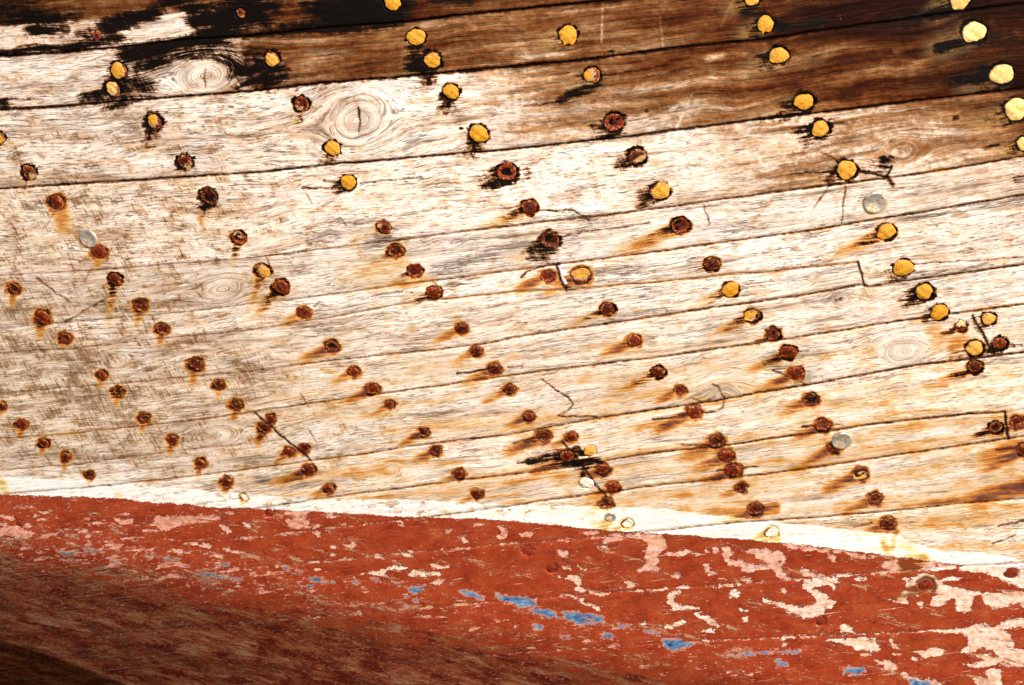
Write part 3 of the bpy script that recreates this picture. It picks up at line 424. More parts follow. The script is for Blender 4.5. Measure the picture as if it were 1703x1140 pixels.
disp += 0.0045 * np.exp(-(sd / 1.8) ** 2) * np.maximum(sstep(250, 950, U), sstep(380, 300, V) * .8 + .2) * np.where(redd > 0, .45, 1.0)
disp += 0.0030 * sstep(-.5, 2.5, crack) * (redd < 4)
disp += -0.0006 * sstep(-1, 1, -peel) * (redd > 0)
disp += 0.0010 * fbm(U / 130, V / 50, 99, 2) + 0.0005 * noise(U / 60, GY / 9, 100)

# ------------------------------------------------------------------ node helpers
class Nodes:
    def __init__(self, name):
        m = bpy.data.materials.new(name); m.use_nodes = True
        self.m = m; self.t = m.node_tree; self.b = self.t.nodes['Principled BSDF']
    def link(self, a, b): self.t.links.new(a, b)
    def put(self, sock, v):
        if isinstance(v, bpy.types.NodeSocket): self.link(v, sock)
        elif isinstance(v, (tuple, list)) and len(v) == 3 and sock.type == 'RGBA': sock.default_value = (*v, 1)
        else: sock.default_value = v
    def attr(self, name):
        n = self.t.nodes.new('ShaderNodeAttribute'); n.attribute_name = name; return n.outputs['Vector']
    def fac(self, name):
        n = self.t.nodes.new('ShaderNodeAttribute'); n.attribute_name = name; return n.outputs['Fac']
    def sep(self, v):
        n = self.t.nodes.new('ShaderNodeSeparateXYZ'); self.put(n.inputs[0], v); return n.outputs
    def ma(self, op, a, b=0.0, c=None, clamp=False):
        n = self.t.nodes.new('ShaderNodeMath'); n.operation = op; n.use_clamp = clamp
        self.put(n.inputs[0], a); self.put(n.inputs[1], b)
        if c is not None: self.put(n.inputs[2], c)
        return n.outputs[0]
    def mad(self, a, b, c): return self.ma('MULTIPLY_ADD', a, b, c)
    def add(self, a, b): return self.ma('ADD', a, b)
    def mul(self, a, b): return self.ma('MULTIPLY', a, b)
    def step(self, x, a, b, lo=0.0, hi=1.0):
        n = self.t.nodes.new('ShaderNodeMapRange'); n.interpolation_type = 'SMOOTHSTEP'
        self.put(n.inputs[0], x); n.inputs[1].default_value = a; n.inputs[2].default_value = b; n.inputs[3].default_value = lo; n.inputs[4].default_value = hi
        return n.outputs[0]
    def noise(self, vec, scale, loc=(0, 0, 0), rot=0.0, detail=3, rough=.6, dist=0.0):
        mp = self.t.nodes.new('ShaderNodeMapping'); self.put(mp.inputs[0], vec)
        mp.inputs[1].default_value = loc; mp.inputs[2].default_value = (0, 0, rot); mp.inputs[3].default_value = scale
        if rot:   # rotate first, stretch after
            mp.inputs[3].default_value = (1, 1, 1)
            m2 = self.t.nodes.new('ShaderNodeMapping'); self.link(mp.outputs[0], m2.inputs[0]); m2.inputs[3].default_value = scale; mp = m2
        n = self.t.nodes.new('ShaderNodeTexNoise'); n.noise_dimensions = '3D'
        self.link(mp.outputs[0], n.inputs['Vector']); n.inputs['Scale'].default_value = 1.0
        n.inputs['Detail'].default_value = detail; n.inputs['Roughness'].default_value = rough; n.inputs['Distortion'].default_value = dist
        return n.outputs['Fac']
    def mix(self, f, a, b, mode='MIX'):
        n = self.t.nodes.new('ShaderNodeMix'); n.data_type = 'RGBA'; n.blend_type = mode
        self.put(n.inputs[0], f); self.put(n.inputs[6], a); self.put(n.inputs[7], b); return n.outputs[2]
    def ramp(self, f, stops):
        n = self.t.nodes.new('ShaderNodeValToRGB'); e = n.color_ramp.elements
        while len(e) < len(stops): e.new(1.0)
        for el, (p, c) in zip(e, stops): el.position = p; el.color = (*c, 1)
        self.put(n.inputs[0], f); return n.outputs[0]
    def scale(self, col, f):
        n = self.t.nodes.new('ShaderNodeVectorMath'); n.operation = 'SCALE'; self.put(n.inputs[0], col); self.put(n.inputs['Scale'], f); return n.outputs[0]

# ------------------------------------------------------------------ hull material: weathered wood, white boot stripe, red bottom paint
def hull_material():
    N = Nodes('weathered_painted_planking')
    G = N.attr('grain'); P = N.attr('hullpos')
    varn, tar, rust = N.sep(N.attr('stain'))
    dirt, grey, crack = N.sep(N.attr('wear'))
    strp, redd, peel = N.sep(N.attr('paint'))
    bone, flake, blue = N.sep(N.attr('chips'))
    grime, worn, seamband = N.sep(N.attr('foul')); tint = N.fac('plank_tone'); px = N.sep(P)[0]
    def sg(n, k=8.0): return N.mad(n, k, -.5 * k)          # centre a noise on 0, about -1..1
    fine = sg(N.noise(G, (1.3, 27, 1), detail=3, rough=.7))
    line = sg(N.noise(G, (.40, 9, 1), (3, 7, 2), detail=4, rough=.62))
    cont = N.noise(G, (.16, 7.5, 1), (9, 2, 2), detail=2, rough=.45)
    dash = sg(N.noise(G, (7.5, 46, 1), (1, 4, 9), detail=2, rough=.55))
    dash2 = sg(N.noise(G, (4.5, 52, 1), (6, 1, 5), detail=2, rough=.5))
    low = sg(N.noise(P, (1.0, 1.7, 1), detail=3))
    dens = sg(N.noise(P, (1.5, 3.4, 1), (4, 9, 0), detail=3))
    mid = sg(N.noise(P, (9, 12, 1), detail=4, rough=.65))
    patch = sg(N.noise(P, (2.6, 5.0, 1), (1, 2, 7), detail=5, rough=.66))
    speck = sg(N.noise(P, (34, 40, 1), detail=2))
    edge = sg(N.noise(P, (6, 15, 1), (2, 2, 3), detail=5, rough=.7))
    scr = sg(N.noise(P, (3.0, 34, 1), rot=math.radians(-62), detail=3, rough=.65))
    scr2 = sg(N.noise(P, (2.6, 30, 1), (5, 2, 1), rot=math.radians(38), detail=3, rough=.65))
    mul3 = lambda f, c, t: N.mix(f, c, N.mix(1.0, c, t, 'MULTIPLY'))
    # bleached wood
    tone = N.add(N.mad(line, .20, .55), N.add(N.mad(low, .11, N.mul(patch, .08)), N.mul(fine, .115)))
    base = N.ramp(tone, [(.0, (.20, .12, .07)), (.18, (.47, .325, .23)), (.34, (.72, .56, .445)), (.50, (.875, .755, .655)), (.8, (.95, .885, .82))])
    base = N.scale(base, tint)
    base = mul3(N.step(patch, .15, .9, 0, .65), base, (.86, .68, .50))
    base = mul3(N.step(low, .2, 1.2, 0, .6), base, (.90, .82, .84))
    g2 = N.mul(grey, N.step(N.add(N.mul(fine, .6), N.mul(line, .5)), .35, -.55))
    base = N.mix(N.mul(g2, .85), base, (.17, .155, .16))
    # growth-ring lines
    ca = N.ma('ABSOLUTE', N.ma('SUBTRACT', N.ma('FRACT', N.mul(cont, 13.0)), .5))
    gl = N.mul(N.step(ca, .13, .02), N.step(N.add(dens, N.mul(line, -.7)), -.1, 1.4, .05, .48))
    kn = N.fac('knot')
    base = N.mix(N.mul(kn, .35), base, (.80, .67, .55))
    base = mul3(N.mul(gl, N.mad(kn, -.80, 1.0)), base, (.40, .25, .15))
    # short dark ticks and bright raised fibres
    tick = sg(N.noise(G, (6.5, 64, 1), (2, 6, 1), detail=2, rough=.6)); tick2 = sg(N.noise(G, (3.2, 70, 1), (7, 3, 3), detail=2, rough=.6))
    tk = N.step(N.add(N.ma('MAXIMUM', tick, tick2), N.mad(dens, .22, N.mul(grey, .5))), .55, 1.35, 0, .72)
    base = mul3(tk, base, (.22, .15, .12))
    base = N.mix(N.step(N.ma('MINIMUM', tick, tick2), -.15, -.9, 0, .55), base, N.scale(base, 1.32))
    # dark pores
    thr = N.mad(dens, -.30, N.mad(grey, -.36, 1.34))
    df = N.step(N.ma('SUBTRACT', dash, thr), -.03, .22); df2 = N.step(N.ma('SUBTRACT', dash2, N.add(thr, .05)), -.03, .22)
    df = N.mul(N.ma('MAXIMUM', df, df2), N.step(varn, .1, .6, .72, .35))
    base = N.mix(df, base, (.075, .044, .034))
    # varnish that is left
    vv = N.add(varn, N.mul(N.step(varn, .02, .3), N.add(N.mad(line, .17, N.mul(mid, .07)), N.mad(fine, .08, N.mul(patch, .07)))))
    vcol = N.ramp(vv, [(.0, (.72, .54, .40)), (.22, (.54, .345, .205)), (.42, (.33, .165, .073)), (.62, (.18, .066, .019)), (.82, (.095, .023, .0052)), (1.0, (.042, .0075, .002))])
    vcol = N.scale(vcol, N.mul(N.step(varn, .66, 1.12, .92, .26), N.add(N.mad(fine, .45, 1.0), N.mad(speck, .14, N.mul(tick2, .22)))))
    base = N.mix(N.step(vv, .04, .34), base, vcol)
    # grime rubbed across the grain
    ds = N.add(N.mad(dirt, 1.15, -1.18), N.add(N.mul(patch, .55), N.mad(mid, .30, 0.0)))
    dd = N.add(ds, N.add(N.mul(scr, .45), N.mad(scr2, .10, N.mul(fine, .25))))
    base = N.mix(N.mul(N.step(dd, -.22, .85), .80), base, N.ramp(N.mad(speck, .3, .5), [(.3, (.11, .052, .018)), (.7, (.31, .165, .062))]))
    base = mul3(N.mul(N.step(N.add(dirt, N.mul(patch, .45)), .10, 1.1), .55), base, (.70, .52, .32))
    sc = N.mul(N.step(N.add(scr, N.mul(fine, .3)), .85, 1.5), N.step(N.add(dirt, N.mul(patch, .5)), .30, 1.1, 0, .55))
    base = N.mix(sc, base, (.075, .04, .02))
    # rust
    rr = N.mul(rust, N.add(N.mad(line, .20, .92), N.add(N.mul(fine, .20), N.mad(patch, .22, N.mul(tick2, .10)))))
    rcol = N.ramp(rr, [(.0, (.90, .70, .40)), (.22, (.80, .47, .12)), (.46, (.60, .225, .022)), (.74, (.28, .058, .004)), (1, (.085, .011, .0015))])
    base = N.mix(N.step(rr, .03, .42, 0, .95), base, N.mix(.30, rcol, N.mix(1.0, rcol, base, 'MULTIPLY')))
    # tar and black water stain
    tt = N.add(tar, N.mul(N.step(tar, .0, .30), N.add(N.mad(fine, .26, N.mul(line, .24)), N.add(N.mul(mid, .16), N.mad(patch, .16, N.mad(scr, .10, N.mul(tick2, .12)))))))
    base = mul3(N.step(tt, .08, .42), base, (.42, .24, .14))
    base = N.mix(N.step(tt, .26, .60, 0, .80), base, (.040, .018, .010))
    base = N.mix(N.step(tt, .45, .72, 0, .98), base, (.0045, .003, .0026))
    fi = N.sep(N.attr('repair'))[0]; base = N.mix(N.step(N.add(fi, N.mad(mid, .8, N.mul(edge, 1.2))), -.6, .6, 0, .9), base, N.mix(N.step(mid, .2, .9), (.92, .91, .88), (.35, .36, .36)))
    # white boot stripe
    chipn = N.add(N.mul(N.noise(P, (4.5, 9, 1), (2, 8, 3), detail=5, rough=.66), 1.0), 0.0)
    wf = N.mul(N.step(N.add(strp, N.mad(speck, .6, N.mul(edge, 1.2))), -.8, .8), N.step(N.ma('SUBTRACT', chipn, N.mad(worn, .30, .30)), -.012, .012))
    wcol = N.mix(N.step(patch, .1, 1.0, 0, .6), (.96, .95, .92), (.90, .84, .75))
    wcol = N.mix(N.step(rr, .16, .75, 0, .9), wcol, N.ramp(rr, [(.0, (.94, .86, .42)), (.55, (.88, .62, .10)), (1.0, (.55, .20, .02))]))
    wcol = N.mix(N.step(dash, .95, 1.3, 0, .4), wcol, (.3, .22, .16))
    base = N.mix(wf, base, wcol)
    # seams and cracks in the bare wood
    cr = N.add(crack, N.add(N.mul(mid, .45), N.mad(speck, .25, N.mul(edge, .30))))
    base = mul3(N.step(cr, -2.6, .0, 0, .75), base, (.42, .22, .11))
    base = N.mix(N.step(cr, -.6, .7, 0, .97), base, (.012, .006, .0035))
    # red antifouling
    rn = sg(N.noise(P, (2.4, 3.4, 1), (7, 3, 0), detail=5, rough=.68))
    fl = sg(N.noise(P, (3.4, 10, 1), (1, 3, 6), rot=math.radians(6), detail=5, rough=.66))
    fl2 = sg(N.noise(P, (13, 26, 1), (8, 3, 6), rot=math.radians(6), detail=3, rough=.62))
    lnn = sg(N.noise(P, (1.0, 40, 1), (8, 3, 6), rot=math.radians(7), detail=3, rough=.6))
    red = N.ramp(N.add(N.mad(rn, .17, .5), N.mad(speck, .06, N.mul(fl2, .05))), [(.12, (.17, .016, .004)), (.40, (.32, .039, .0105)), (.62, (.39, .060, .0175)), (.88, (.43, .12, .034))])
    red = N.mix(N.step(N.add(mid, N.mul(speck, .5)), .75, 1.2, 0, .6), red, (.13, .018, .008))
    red = N.mix(N.step(N.add(lnn, N.mul(speck, .3)), -.8, -1.2, 0, .45), red, (.12, .014, .006))
    pe = N.add(peel, N.add(N.mul(edge, 2.3), N.add(N.mul(mid, 1.3), N.mul(speck, .9))))
    pk = N.step(pe, -.45, .45)
    f1 = N.step(N.add(fl, N.mad(flake, .80, -1.50)), -.02, .05)
    f2 = N.step(N.add(fl2, N.mad(flake, .50, -1.60)), -.02, .05)
    f3 = N.mul(N.step(N.add(lnn, N.mad(flake, .25, -1.35)), -.03, .1), N.step(fl, -.1, .3))
    pinkf = N.ma('MAXIMUM', N.ma('MAXIMUM', pk, f1), N.ma('MAXIMUM', f2, f3))
    pcol = N.mix(bone, N.ramp(N.mad(mid, .25, .5), [(.3, (.60, .20, .13)), (.5, (.74, .33, .24)), (.7, (.82, .45, .34))]), N.ramp(N.mad(mid, .25, .5), [(.25, (.80, .53, .38)), (.5, (.90, .74, .62)), (.7, (.95, .89, .82))]))
    pcol = N.mix(N.mul(df, .7), pcol, (.22, .10, .065))
    pcol = N.mix(N.step(rr, .1, .6, 0, .9), pcol, N.ramp(rr, [(0, (.8, .5, .15)), (.5, (.5, .2, .03)), (.9, (.15, .035, .008))]))
    red = N.mix(N.step(rr, .15, .7, 0, .75), red, (.19, .045, .008))
    red = N.mix(N.mul(N.step(pe, -1.8, -.4), N.step(pk, .5, .0, 0, .55)), red, (.15, .018, .007))
    red = N.mix(pinkf, red, pcol)
    be = N.add(N.ma('SUBTRACT', N.ma('SUBTRACT', blue, .7), N.step(px, 7.4, 5.5, 0, 1.2)), N.add(N.mul(edge, 3.4), N.add(N.mul(mid, 1.8), N.mul(speck, 1.2))))
    red = N.mix(N.step(be, -2.6, -1.6, 0, .8), red, (.70, .33, .24))
    bcol = N.ramp(N.add(N.mad(mid, .2, .5), N.mad(rn, .15, N.mul(fl2, .07))), [(.15, (.010, .022, .06)), (.36, (.05, .12, .27)), (.55, (.10, .23, .45)), (.75, (.24, .33, .41)), (.9, (.42, .40, .38))])
    bcol = N.mix(N.ma('MAXIMUM', N.mul(grime, .75), N.step(px, 7.4, 5.5, 0, .75)), bcol, N.ramp(N.mad(fl2, .25, .5), [(.3, (.03, .04, .07)), (.5, (.14, .18, .22)), (.75, (.30, .28, .25))]))
    red = N.mix(N.step(be, -.6, .6), red, bcol)
    # fouled underside
    gA = sg(N.noise(P, (.9, 4.6, 1), (3, 1, 2), rot=math.radians(-13), detail=5, rough=.65))
    gB = sg(N.noise(P, (3.0, 17, 1), (3, 8, 2), rot=math.radians(-13), detail=5, rough=.7))
    gC = sg(N.noise(P, (14, 34, 1), (3, 8, 2), rot=math.radians(-8), detail=4, rough=.75))
    gD = sg(N.noise(P, (1.7, 6, 1), (9, 1, 4), rot=math.radians(-15), detail=6, rough=.7))
    gE = sg(N.noise(P, (34, 52, 1), (3, 3, 2), rot=math.radians(-8), detail=3, rough=.7))
    gcol = N.ramp(N.add(N.mad(gA, .30, N.mad(gD, .20, .47)), N.add(N.mul(gB, .20), N.mad(gE, .11, N.mul(gC, .13)))), [(.04, (.022, .005, .002)), (.22, (.15, .025, .007)), (.45, (.37, .066, .020)), (.70, (.47, .155, .066)), (.98, (.62, .36, .21))])
    gcol = N.mix(N.mul(N.step(N.mad(gC, .4, N.mul(gA, -.8)), .1, .9), .6), gcol, N.ramp(N.mad(gC, .25, .5), [(.25, (.022, .014, .005)), (.5, (.15, .078, .030)), (.75, (.36, .22, .12))]))
    gcol = N.mix(N.step(N.add(N.mul(gD, -1.0), N.add(N.mul(gB, .30), N.mul(gC, .15))), .40, .52, 0, .95), gcol, N.mix(N.step(gC, -.5, .5), (.10, .007, .003), (.23, .020, .008)))
    gcol = mul3(N.mul(N.step(N.mad(gA, .35, seamband), .30, 1.0), .60), gcol, (.42, .25, .14))
    gcol = N.mix(N.mul(N.ma('MAXIMUM', f3, N.step(fl2, .95, 1.05)), .75), gcol, (.60, .26, .18))
    gcol = N.mix(N.step(N.add(gE, N.mul(gB, .4)), 1.15, 1.5, 0, .7), gcol, (.62, .40, .28))
    gf = N.step(N.add(grime, N.add(N.mad(gA, .40, N.mul(gB, .34)), N.mad(gE, .16, N.mul(gC, .26)))), .36, .66, 0, .95)
    bs = N.mul(N.step(N.add(lnn, N.add(N.mul(gB, .5), N.mul(gE, .3))), .25, .75), N.mul(N.step(flake, .55, 1.05), N.step(px, 11.0, 7.0, 0, .8)))
    gcol = N.mix(bs, gcol, N.ramp(N.mad(gC, .25, .5), [(.3, (.20, .12, .06)), (.6, (.52, .35, .21)), (.8, (.62, .52, .42))]))
    red = N.mix(gf, red, gcol)
    rf = N.step(N.add(redd, N.add(N.mul(mid, .8), N.mad(speck, .8, N.mul(edge, .8)))), -.6, .6)
    base = N.mix(rf, base, red)
    base = N.mix(N.mul(rf, N.step(cr, -.6, 1.0, 0, .65)), base, (.035, .009, .005))
    N.put(N.b.inputs['Base Color'], base)
    N.put(N.b.inputs['Roughness'], N.step(N.mul(vv, N.ma('SUBTRACT', 1.0, rf)), .3, .9, .85, .62))
    N.put(N.b.inputs['Specular IOR Level'], N.step(N.add(tt, vv), .3, .7, .16, .05))
    hgt = N.add(N.mad(fine, .16, N.mul(df, -.55)), N.add(N.mul(gl, -.3), N.mad(line, .12, N.mul(N.step(tt, .4, .7), .2))))
    hred = N.add(N.mul(pinkf, -1.5), N.mad(gf, N.mad(gC, .40, N.mad(gE, .2, N.mul(gB, .35))), N.mul(speck, .08)))
    hh = N.t.nodes.new('ShaderNodeMix'); hh.data_type = 'FLOAT'
    N.put(hh.inputs[0], rf); N.put(hh.inputs[2], N.add(hgt, N.mul(wf, .35))); N.put(hh.inputs[3], hred)
    bp = N.t.nodes.new('ShaderNodeBump'); bp.inputs['Strength'].default_value = .6; bp.inputs['Distance'].default_value = .0022
    N.put(bp.inputs['Height'], hh.outputs[0]); N.link(bp.outputs[0], N.b.inputs['Normal'])
    return N.m
HULL_MAT = hull_material()

# ------------------------------------------------------------------ cut the grid into parts
POS = place(U, V, disp).reshape(-1, 3)
ATTR = {'grain': np.stack([GX / 100, GY / 100, band * 3.7], -1), 'hullpos': np.stack([U / 100, V / 100, U * 0], -1),
        'stain': np.stack([varn, tar, rust], -1), 'wear': np.stack([dirt, grey, crack], -1), 'paint': np.stack([stripe, redd, peel], -1),
        'chips': np.stack([bone, flake, blue], -1), 'foul': np.stack([grime, worn, np.exp(-((bl - 32) / 42) ** 2)], -1), 'repair': np.stack([filler, filler, filler], -1)}
ATTR = {k: a.reshape(-1, 3).astype(np.float32) for k, a in ATTR.items()}
PTONE = ptone.reshape(-1); KNOT = knot.reshape(-1)
Uc = .25 * (U[:-1, :-1] + U[1:, :-1] + U[:-1, 1:] + U[1:, 1:]); Vc = .25 * (V[:-1, :-1] + V[1:, :-1] + V[:-1, 1:] + V[1:, 1:])
uc = .5 * (ua[1:] + ua[:-1])
def mid1(a): return .5 * (a[1:] + a[:-1])[None, :]
bandc = np.zeros(Uc.shape, int)
for i in range(len(ORDER)): bandc += (Vc >= mid1(SY[i]))
def butt(i):                                    # u of a butt joint at each v
    p = np.array(BUTTS[i], float); return np.interp(Vc, p[:, 1], p[:, 0])
part = bandc * 10
part = np.where((bandc == 5), 50 + np.where(Uc > butt(0), 3, np.where(Vc > mid1(FY), 2, np.where(Uc > butt(1), 1, 0))), part)
part = np.where((bandc == 7), 70 + np.where(Uc > butt(2), 3, np.where(Uc > butt(4), 2, np.where(Vc > mid1(MY), 1, 0))), part)
part = np.where((bandc == 9), 90 + np.where(Uc > butt(3), 2, np.where(Uc > butt(5), 1, 0)), part)
part = np.where((Vc > mid1(ST)) & (part >= 50), 200, part)
part = np.where(Vc > mid1(SB), 201, part)
part = np.where(Vc > np.maximum(mid1(smooth_interp(BILGE, ua) + 12), mid1(SB) + 5), 202, part)
part = np.where(Vc > mid1(interp(KEEL, ua)) + 4, 203, part)
idx = np.arange(NU * NV).reshape(NV, NU)
quads = np.stack([idx[:-1, :-1], idx[1:, :-1], idx[1:, 1:], idx[:-1, 1:]], -1)
col = sc.collection
hull = bpy.data.objects.new('boat_hull', None); col.objects.link(hull)
hull.location = (0, .2, 0.3)
hull['label'] = 'weathered wooden boat hull of bleached nailed planks above peeling red bottom paint'
hull['category'] = 'boat hull'
ORG = np.array(hull.location)
def mesh_object(name, co, faces, mat, parent, attrs=None, vattrs=None, smooth=True, org=None):
    me = bpy.data.meshes.new(name)
    me.vertices.add(len(co)); me.vertices.foreach_set('co', np.ascontiguousarray(co, np.float32).ravel())
    if isinstance(faces, np.ndarray):
        nf = len(faces); me.loops.add(nf * 4); me.loops.foreach_set('vertex_index', faces.astype(np.int32).ravel())
        me.polygons.add(nf); me.polygons.foreach_set('loop_start', np.arange(nf, dtype=np.int32) * 4)
        me.update(calc_edges=True)
    else:
        me.vertices.add(0); me.clear_geometry(); me.from_pydata([tuple(c) for c in co], [], faces)
    me.polygons.foreach_set('use_smooth', np.ones(len(me.polygons), bool))
    for k, a in (attrs or {}).items():
        at = me.attributes.new(k, 'FLOAT_VECTOR', 'POINT'); at.data.foreach_set('vector', np.ascontiguousarray(a, np.float32).ravel())
    for k, a in (vattrs or {}).items():
        at = me.attributes.new(k, 'FLOAT', 'POINT'); at.data.foreach_set('value', np.ascontiguousarray(a, np.float32).ravel())
    me.materials.append(mat); me.update()
    o = bpy.data.objects.new(name, me); col.objects.link(o); o.parent = parent
    return o
PARTS = {}
NAMES = {200: ('waterline_stripe', 'worn white painted waterline stripe'), 201: ('painted_bottom', 'red bottom paint flaking to pink and bone undercoat'), 202: ('bilge_planking', 'fouled brown and red underside turning under'), 203: ('keel_timber', None)}
for pid in np.unique(part):
    q = quads[part == pid]
    if len(q) < 40: continue
    used, inv = np.unique(q, return_inverse=True)
    c = POS[used]; ctr = c.mean(0)
    nm, lb = NAMES.get(int(pid), ('plank', None))
    o = mesh_object(nm, c - ctr, inv.reshape(-1, 4), HULL_MAT, hull, {k: a[used] for k, a in ATTR.items()}, {'plank_tone': PTONE[used], 'knot': KNOT[used]})
    o.location = ctr - ORG
    if lb: o['label'] = lb
    PARTS[int(pid)] = (o, ctr)
for pid, lb in ((0, 'topmost plank, dark brown with black tar smears'), (10, 'bleached at one end and dark brown at the other'), (20, 'pale plank with round knot fading to brown')):
    if pid in PARTS: PARTS[pid][0]['label'] = lb
def part_at(u, v):
    i = min(max(np.searchsorted(va, v) - 1, 0), NV - 2); j = min(max(np.searchsorted(ua, u) - 1, 0), NU - 2)
    p = int(part[i, j])
    return PARTS.get(p, PARTS[0])

# ------------------------------------------------------------------ nail heads
def nail_material():
    N = Nodes('rusty_and_painted_iron')
    tc = N.t.nodes.new('ShaderNodeTexCoord').outputs['Object']
    yel = N.fac('yellow'); pale = N.fac('pale'); rad = N.fac('radial'); sh = N.attr('shift'); redp = N.fac('redpaint')
    v = N.t.nodes.new('ShaderNodeVectorMath'); v.operation = 'ADD'; N.link(tc, v.inputs[0]); N.link(sh, v.inputs[1]); v = v.outputs[0]
    n1 = N.noise(v, (150, 150, 150), detail=4, rough=.7); n2 = N.noise(v, (420, 420, 420), detail=3, rough=.6)
    rc = N.ramp(N.mad(n1, .6, N.mul(n2, .4)), [(.30, (.014, .0016, .0006)), (.43, (.075, .0062, .0012)), (.53, (.19, .019, .0028)), (.63, (.34, .075, .008)), (.72, (.66, .36, .14))])
    rc = N.scale(rc, N.mul(N.step(rad, .15, .95, .45, 1.25), N.fac('tone')))
    rc = N.mix(N.mul(N.step(N.add(rad, N.mad(n1, 3.5, -1.75)), .80, 1.1), N.step(n2, .44, .58)), rc, N.ramp(n2, [(.45, (.16, .04, .007)), (.6, (.55, .26, .05)), (.7, (.75, .55, .3))]))
    yc = N.ramp(N.mad(n1, .7, N.mul(n2, .3)), [(.33, (.30, .085, .008)), (.43, (.70, .29, .014)), (.58, (.82, .37, .022)), (.74, (.92, .55, .11))]); yc = N.scale(yc, N.step(n2, .30, .46, .45, 1.0))
    yc = N.mix(pale, yc, N.ramp(n1, [(.35, (.92, .62, .14)), (.5, (.96, .78, .32)), (.65, (.96, .86, .58))]))
    yc = N.mix(N.step(pale, .92, .98), yc, (.90, .87, .70))
    e = N.add(yel, N.add(N.mad(n1, 2.6, -1.3), N.mad(n2, 1.0, -.5)))
    yf = N.step(e, .0, .05); wr = N.mul(N.step(e, -.34, -.22), .75)
    c = N.mix(N.mul(wr, N.step(yel, -.6, -.2)), rc, (.75, .55, .30)); c = N.mix(yf, c, yc)
    c = N.mix(N.mul(redp, N.step(n1, .40, .46)), c, (.25, .032, .013))
    N.put(N.b.inputs['Base Color'], c)
    N.put(N.b.inputs['Roughness'], N.step(yf, 0, 1, .5, .5)); N.b.inputs['Specular IOR Level'].default_value = .25
    bp = N.t.nodes.new('ShaderNodeBump'); bp.inputs['Strength'].default_value = .8; bp.inputs['Distance'].default_value = .0025
    N.put(bp.inputs['Height'], N.add(N.mad(n1, 1.0, N.mul(n2, .5)), N.mul(yf, .35))); N.link(bp.outputs[0], N.b.inputs['Normal'])
    return N.m
NAIL_MAT = nail_material()
def tin_material():
    N = Nodes('dull_tin')
    tc = N.t.nodes.new('ShaderNodeTexCoord').outputs['Object']
    n1 = N.noise(tc, (60, 60, 60), detail=4); n2 = N.noise(tc, (220, 220, 220), (3, 1, 2), detail=2)
    c = N.ramp(n1, [(.30, (.30, .28, .25)), (.5, (.60, .54, .46)), (.65, (.80, .68, .52))])
    c = N.mix(N.step(n2, .56, .66, 0, .8), c, (.30, .14, .05)); c = N.mix(N.step(n1, .60, .66, 0, .7), c, (.42, .26, .12))
    N.put(N.b.inputs['Base Color'], c); N.b.inputs['Metallic'].default_value = .45; N.put(N.b.inputs['Roughness'], N.mad(n1, .4, .22))
    return N.m
TIN = tin_material()
def frame(u, v):
    e = 4.0
    p = place(np.array(u, float), np.array(v, float), 0.0); px = place(np.array(u + e), np.array(v, float), 0.0); py = place(np.array(u, float), np.array(v - e), 0.0)
    tx = (px - p) / np.linalg.norm(px - p); ty = py - p; ty = ty - tx * (ty @ tx); ty /= np.linalg.norm(ty)
    n = np.cross(tx, ty); n /= np.linalg.norm(n)
    if n[1] > 0: n = -n
    return p, tx, ty, n
SEG = 36
def shear(x, y, u, v):                        # heads hammered slightly out of round, with the lie of the nails
    ang = math.radians(45 if u < 560 else 78 if u < 1000 else 100); k = .80 if u < 560 else .86
    c, s_ = math.cos(ang), math.sin(ang); a = (x * c + y * s_) * k; b = -x * s_ + y * c
    return a * c - b * s_, a * s_ + b * c
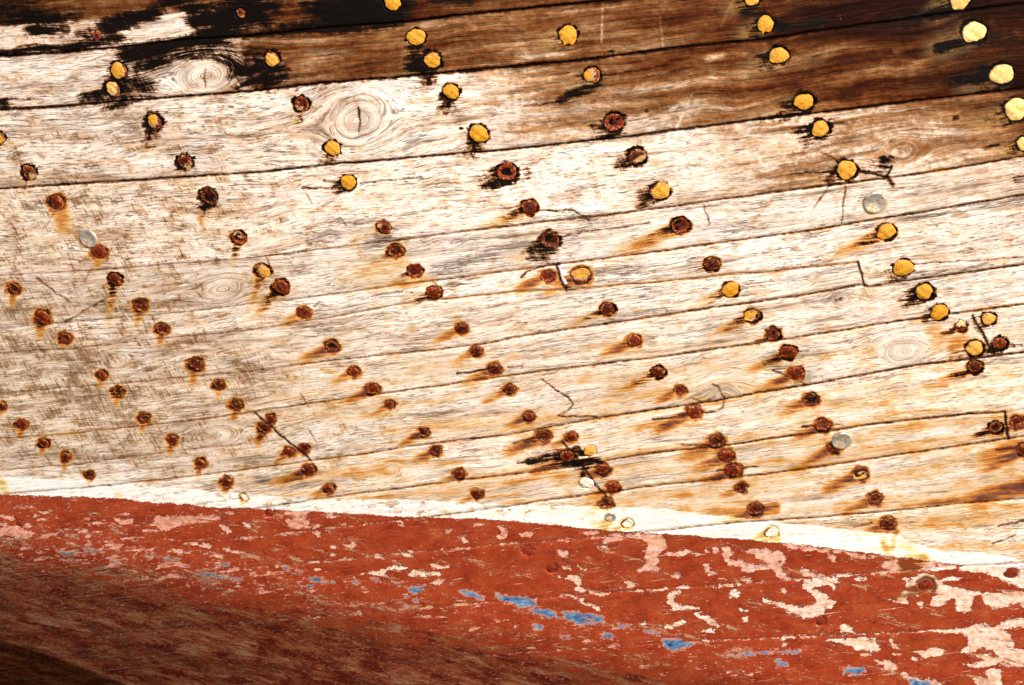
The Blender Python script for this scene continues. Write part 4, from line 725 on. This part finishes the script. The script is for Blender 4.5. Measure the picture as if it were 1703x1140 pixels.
def head(u, v, r, yel, ya, pale, i, name, mat, redp=0.0):
    p, tx, ty, n = frame(u, v)
    rs = np.random.RandomState(900 + i); r = r * (.92 if yel > .6 else .92 if v < 480 else .86) * rs.uniform(.90, 1.08); sunk = rs.rand() < .45
    per = D + float(depth(u, v)) - D0
    R = r * PX * per / D
    th = np.linspace(0, 2 * np.pi, SEG, endpoint=False)
    ph = rs.uniform(0, 6.28, 6)
    amp = .055 if yel < .6 else .065
    outl = 1 + amp * np.sin(2 * th + ph[0]) + amp * .8 * np.sin(3 * th + ph[1]) + amp * .5 * np.sin(5 * th + ph[2]) + amp * .3 * np.sin(8 * th + ph[3]) + .016 * rs.randn(SEG)
    drip = np.zeros(SEG)
    if yel > 1.05:                                 # a run of paint below the head
        dd = (th - (1.5 * np.pi + rs.uniform(-.35, .2)) + np.pi) % (2 * np.pi) - np.pi
        drip = .55 * np.exp(-((dd + .05) / .13) ** 2) + .22 * np.exp(-((dd - .55) / .2) ** 2)
    qs = [0, .18, .36, .54, .70, .83, .93, 1.0, 1.03]
    co = []; ylw = []; rd = []
    tilt = rs.uniform(-.05, .05, 2); rs0 = rs.uniform(-.25, .25); pale = min(1.0, pale + (rs.uniform(0, .07) if .1 < yel and pale < .4 else 0))
    for a, q in enumerate(qs):
        for b in range(SEG if a else 1):
            rr = q * outl[b] * (1 + drip[b] * sstep(.6, 1.0, q))
            x = rr * math.cos(th[b]); y = rr * math.sin(th[b])
            if yel > .8: h = .15 * (1 - q ** 3) + .03 + .03 * math.sin(4 * x + ph[1]) * math.sin(5 * y + ph[2])
            elif sunk: h = -.10 * (1 - q ** 2) + .04 * math.sin(7 * q + ph[4])
            else: h = .15 * (1 - q ** 2.2) + .03 * math.sin(9 * q + ph[4])
            h += (tilt[0] * x + tilt[1] * y) + .035 * math.sin(5 * x + ph[5]) * math.cos(6 * y + ph[3])
            if a == len(qs) - 1: h = -.42
            base = -.0020 if yel < .8 else .0002
            xx, yy = shear(x, y, u, v); co.append(p + (tx * xx + ty * yy) * R + n * (h * R + base))
            dirv = (math.cos(math.radians(ya)) * x - math.sin(math.radians(ya)) * y)
            ylw.append((yel * 2.2 - (.95 if yel > .1 else 1.2)) + dirv * (.9 if .1 < yel < .9 else .25) - (0.95 * q ** 6 if yel < 1.05 else .35 * q ** 6) + (rs0 if yel > .9 else 0)); rd.append(q)
            if a == 0: break
    fc = []
    for b in range(SEG): fc.append((0, 1 + b, 1 + (b + 1) % SEG))
    for a in range(len(qs) - 2):
        o0 = 1 + a * SEG; o1 = o0 + SEG
        for b in range(SEG): fc.append((o0 + b, o1 + b, o1 + (b + 1) % SEG, o0 + (b + 1) % SEG))
    co = np.array(co); nv = len(co)
    par, ctr = part_at(u, v)
    o = mesh_object(name, co - p, fc, mat, par, {'shift': np.tile(rs.uniform(-5, 5, 3), (nv, 1))}, {'yellow': np.array(ylw), 'pale': np.full(nv, pale), 'radial': np.array(rd), 'redpaint': np.full(nv, redp), 'tone': np.full(nv, rs.uniform(.55, 1.35))})
    o.location = p - ctr
    return o
for i, (x, y, r, yel, ya, pale, kd, stg) in enumerate(NAILS):
    redp = 1.0 if (y > 840 and kd in 'n') or (x, y) == (1541, 974) else 0.0
    if y < 800 and kd == 'n': redp = 0.0
    nm = 'painted_nail_head' if yel > .3 else 'rusty_nail_head'
    o = head(x, y, r, yel, ya, pale, i, nm, NAIL_MAT, redp)
    if yel > .3: o['label'] = 'nail head daubed with pale yellow paint' if .4 < pale < .95 else 'nail head under white paint' if pale >= .95 else 'nail head daubed with orange yellow paint'
def disc(u, v, r, i):
    p, tx, ty, n = frame(u, v); R = r * PX * (D + float(depth(u, v)) - D0) / D
    prof = [(0, .02), (.3, .03), (.55, .08), (.75, .14), (.86, .155), (.95, .10), (1.0, .02), (1.0, -.1)]
    co = []; 
    for a, (q, h) in enumerate(prof):
        for b in range(48 if a else 1):
            t = 2 * math.pi * b / 48
            co.append(p + (tx * math.cos(t) + ty * math.sin(t) * .95) * q * R + n * (h * R + .0006 * math.sin(3 * t + i) * q))
    fc = [(0, 1 + b, 1 + (b + 1) % 48) for b in range(48)]
    for a in range(len(prof) - 2):
        o0 = 1 + a * 48; o1 = o0 + 48
        fc += [(o0 + b, o1 + b, o1 + (b + 1) % 48, o0 + (b + 1) % 48) for b in range(48)]
    par, ctr = part_at(u, v)
    o = mesh_object('metal_disc', np.array(co) - p, fc, TIN, par); o.location = p - ctr
    o['label'] = 'dull silver metal disc'
for i, (x, y, r, g) in enumerate(DISCS): disc(x, y, r, i)
print('verts', NU * NV, 'parts', len(PARTS), 'nails', len(NAILS))
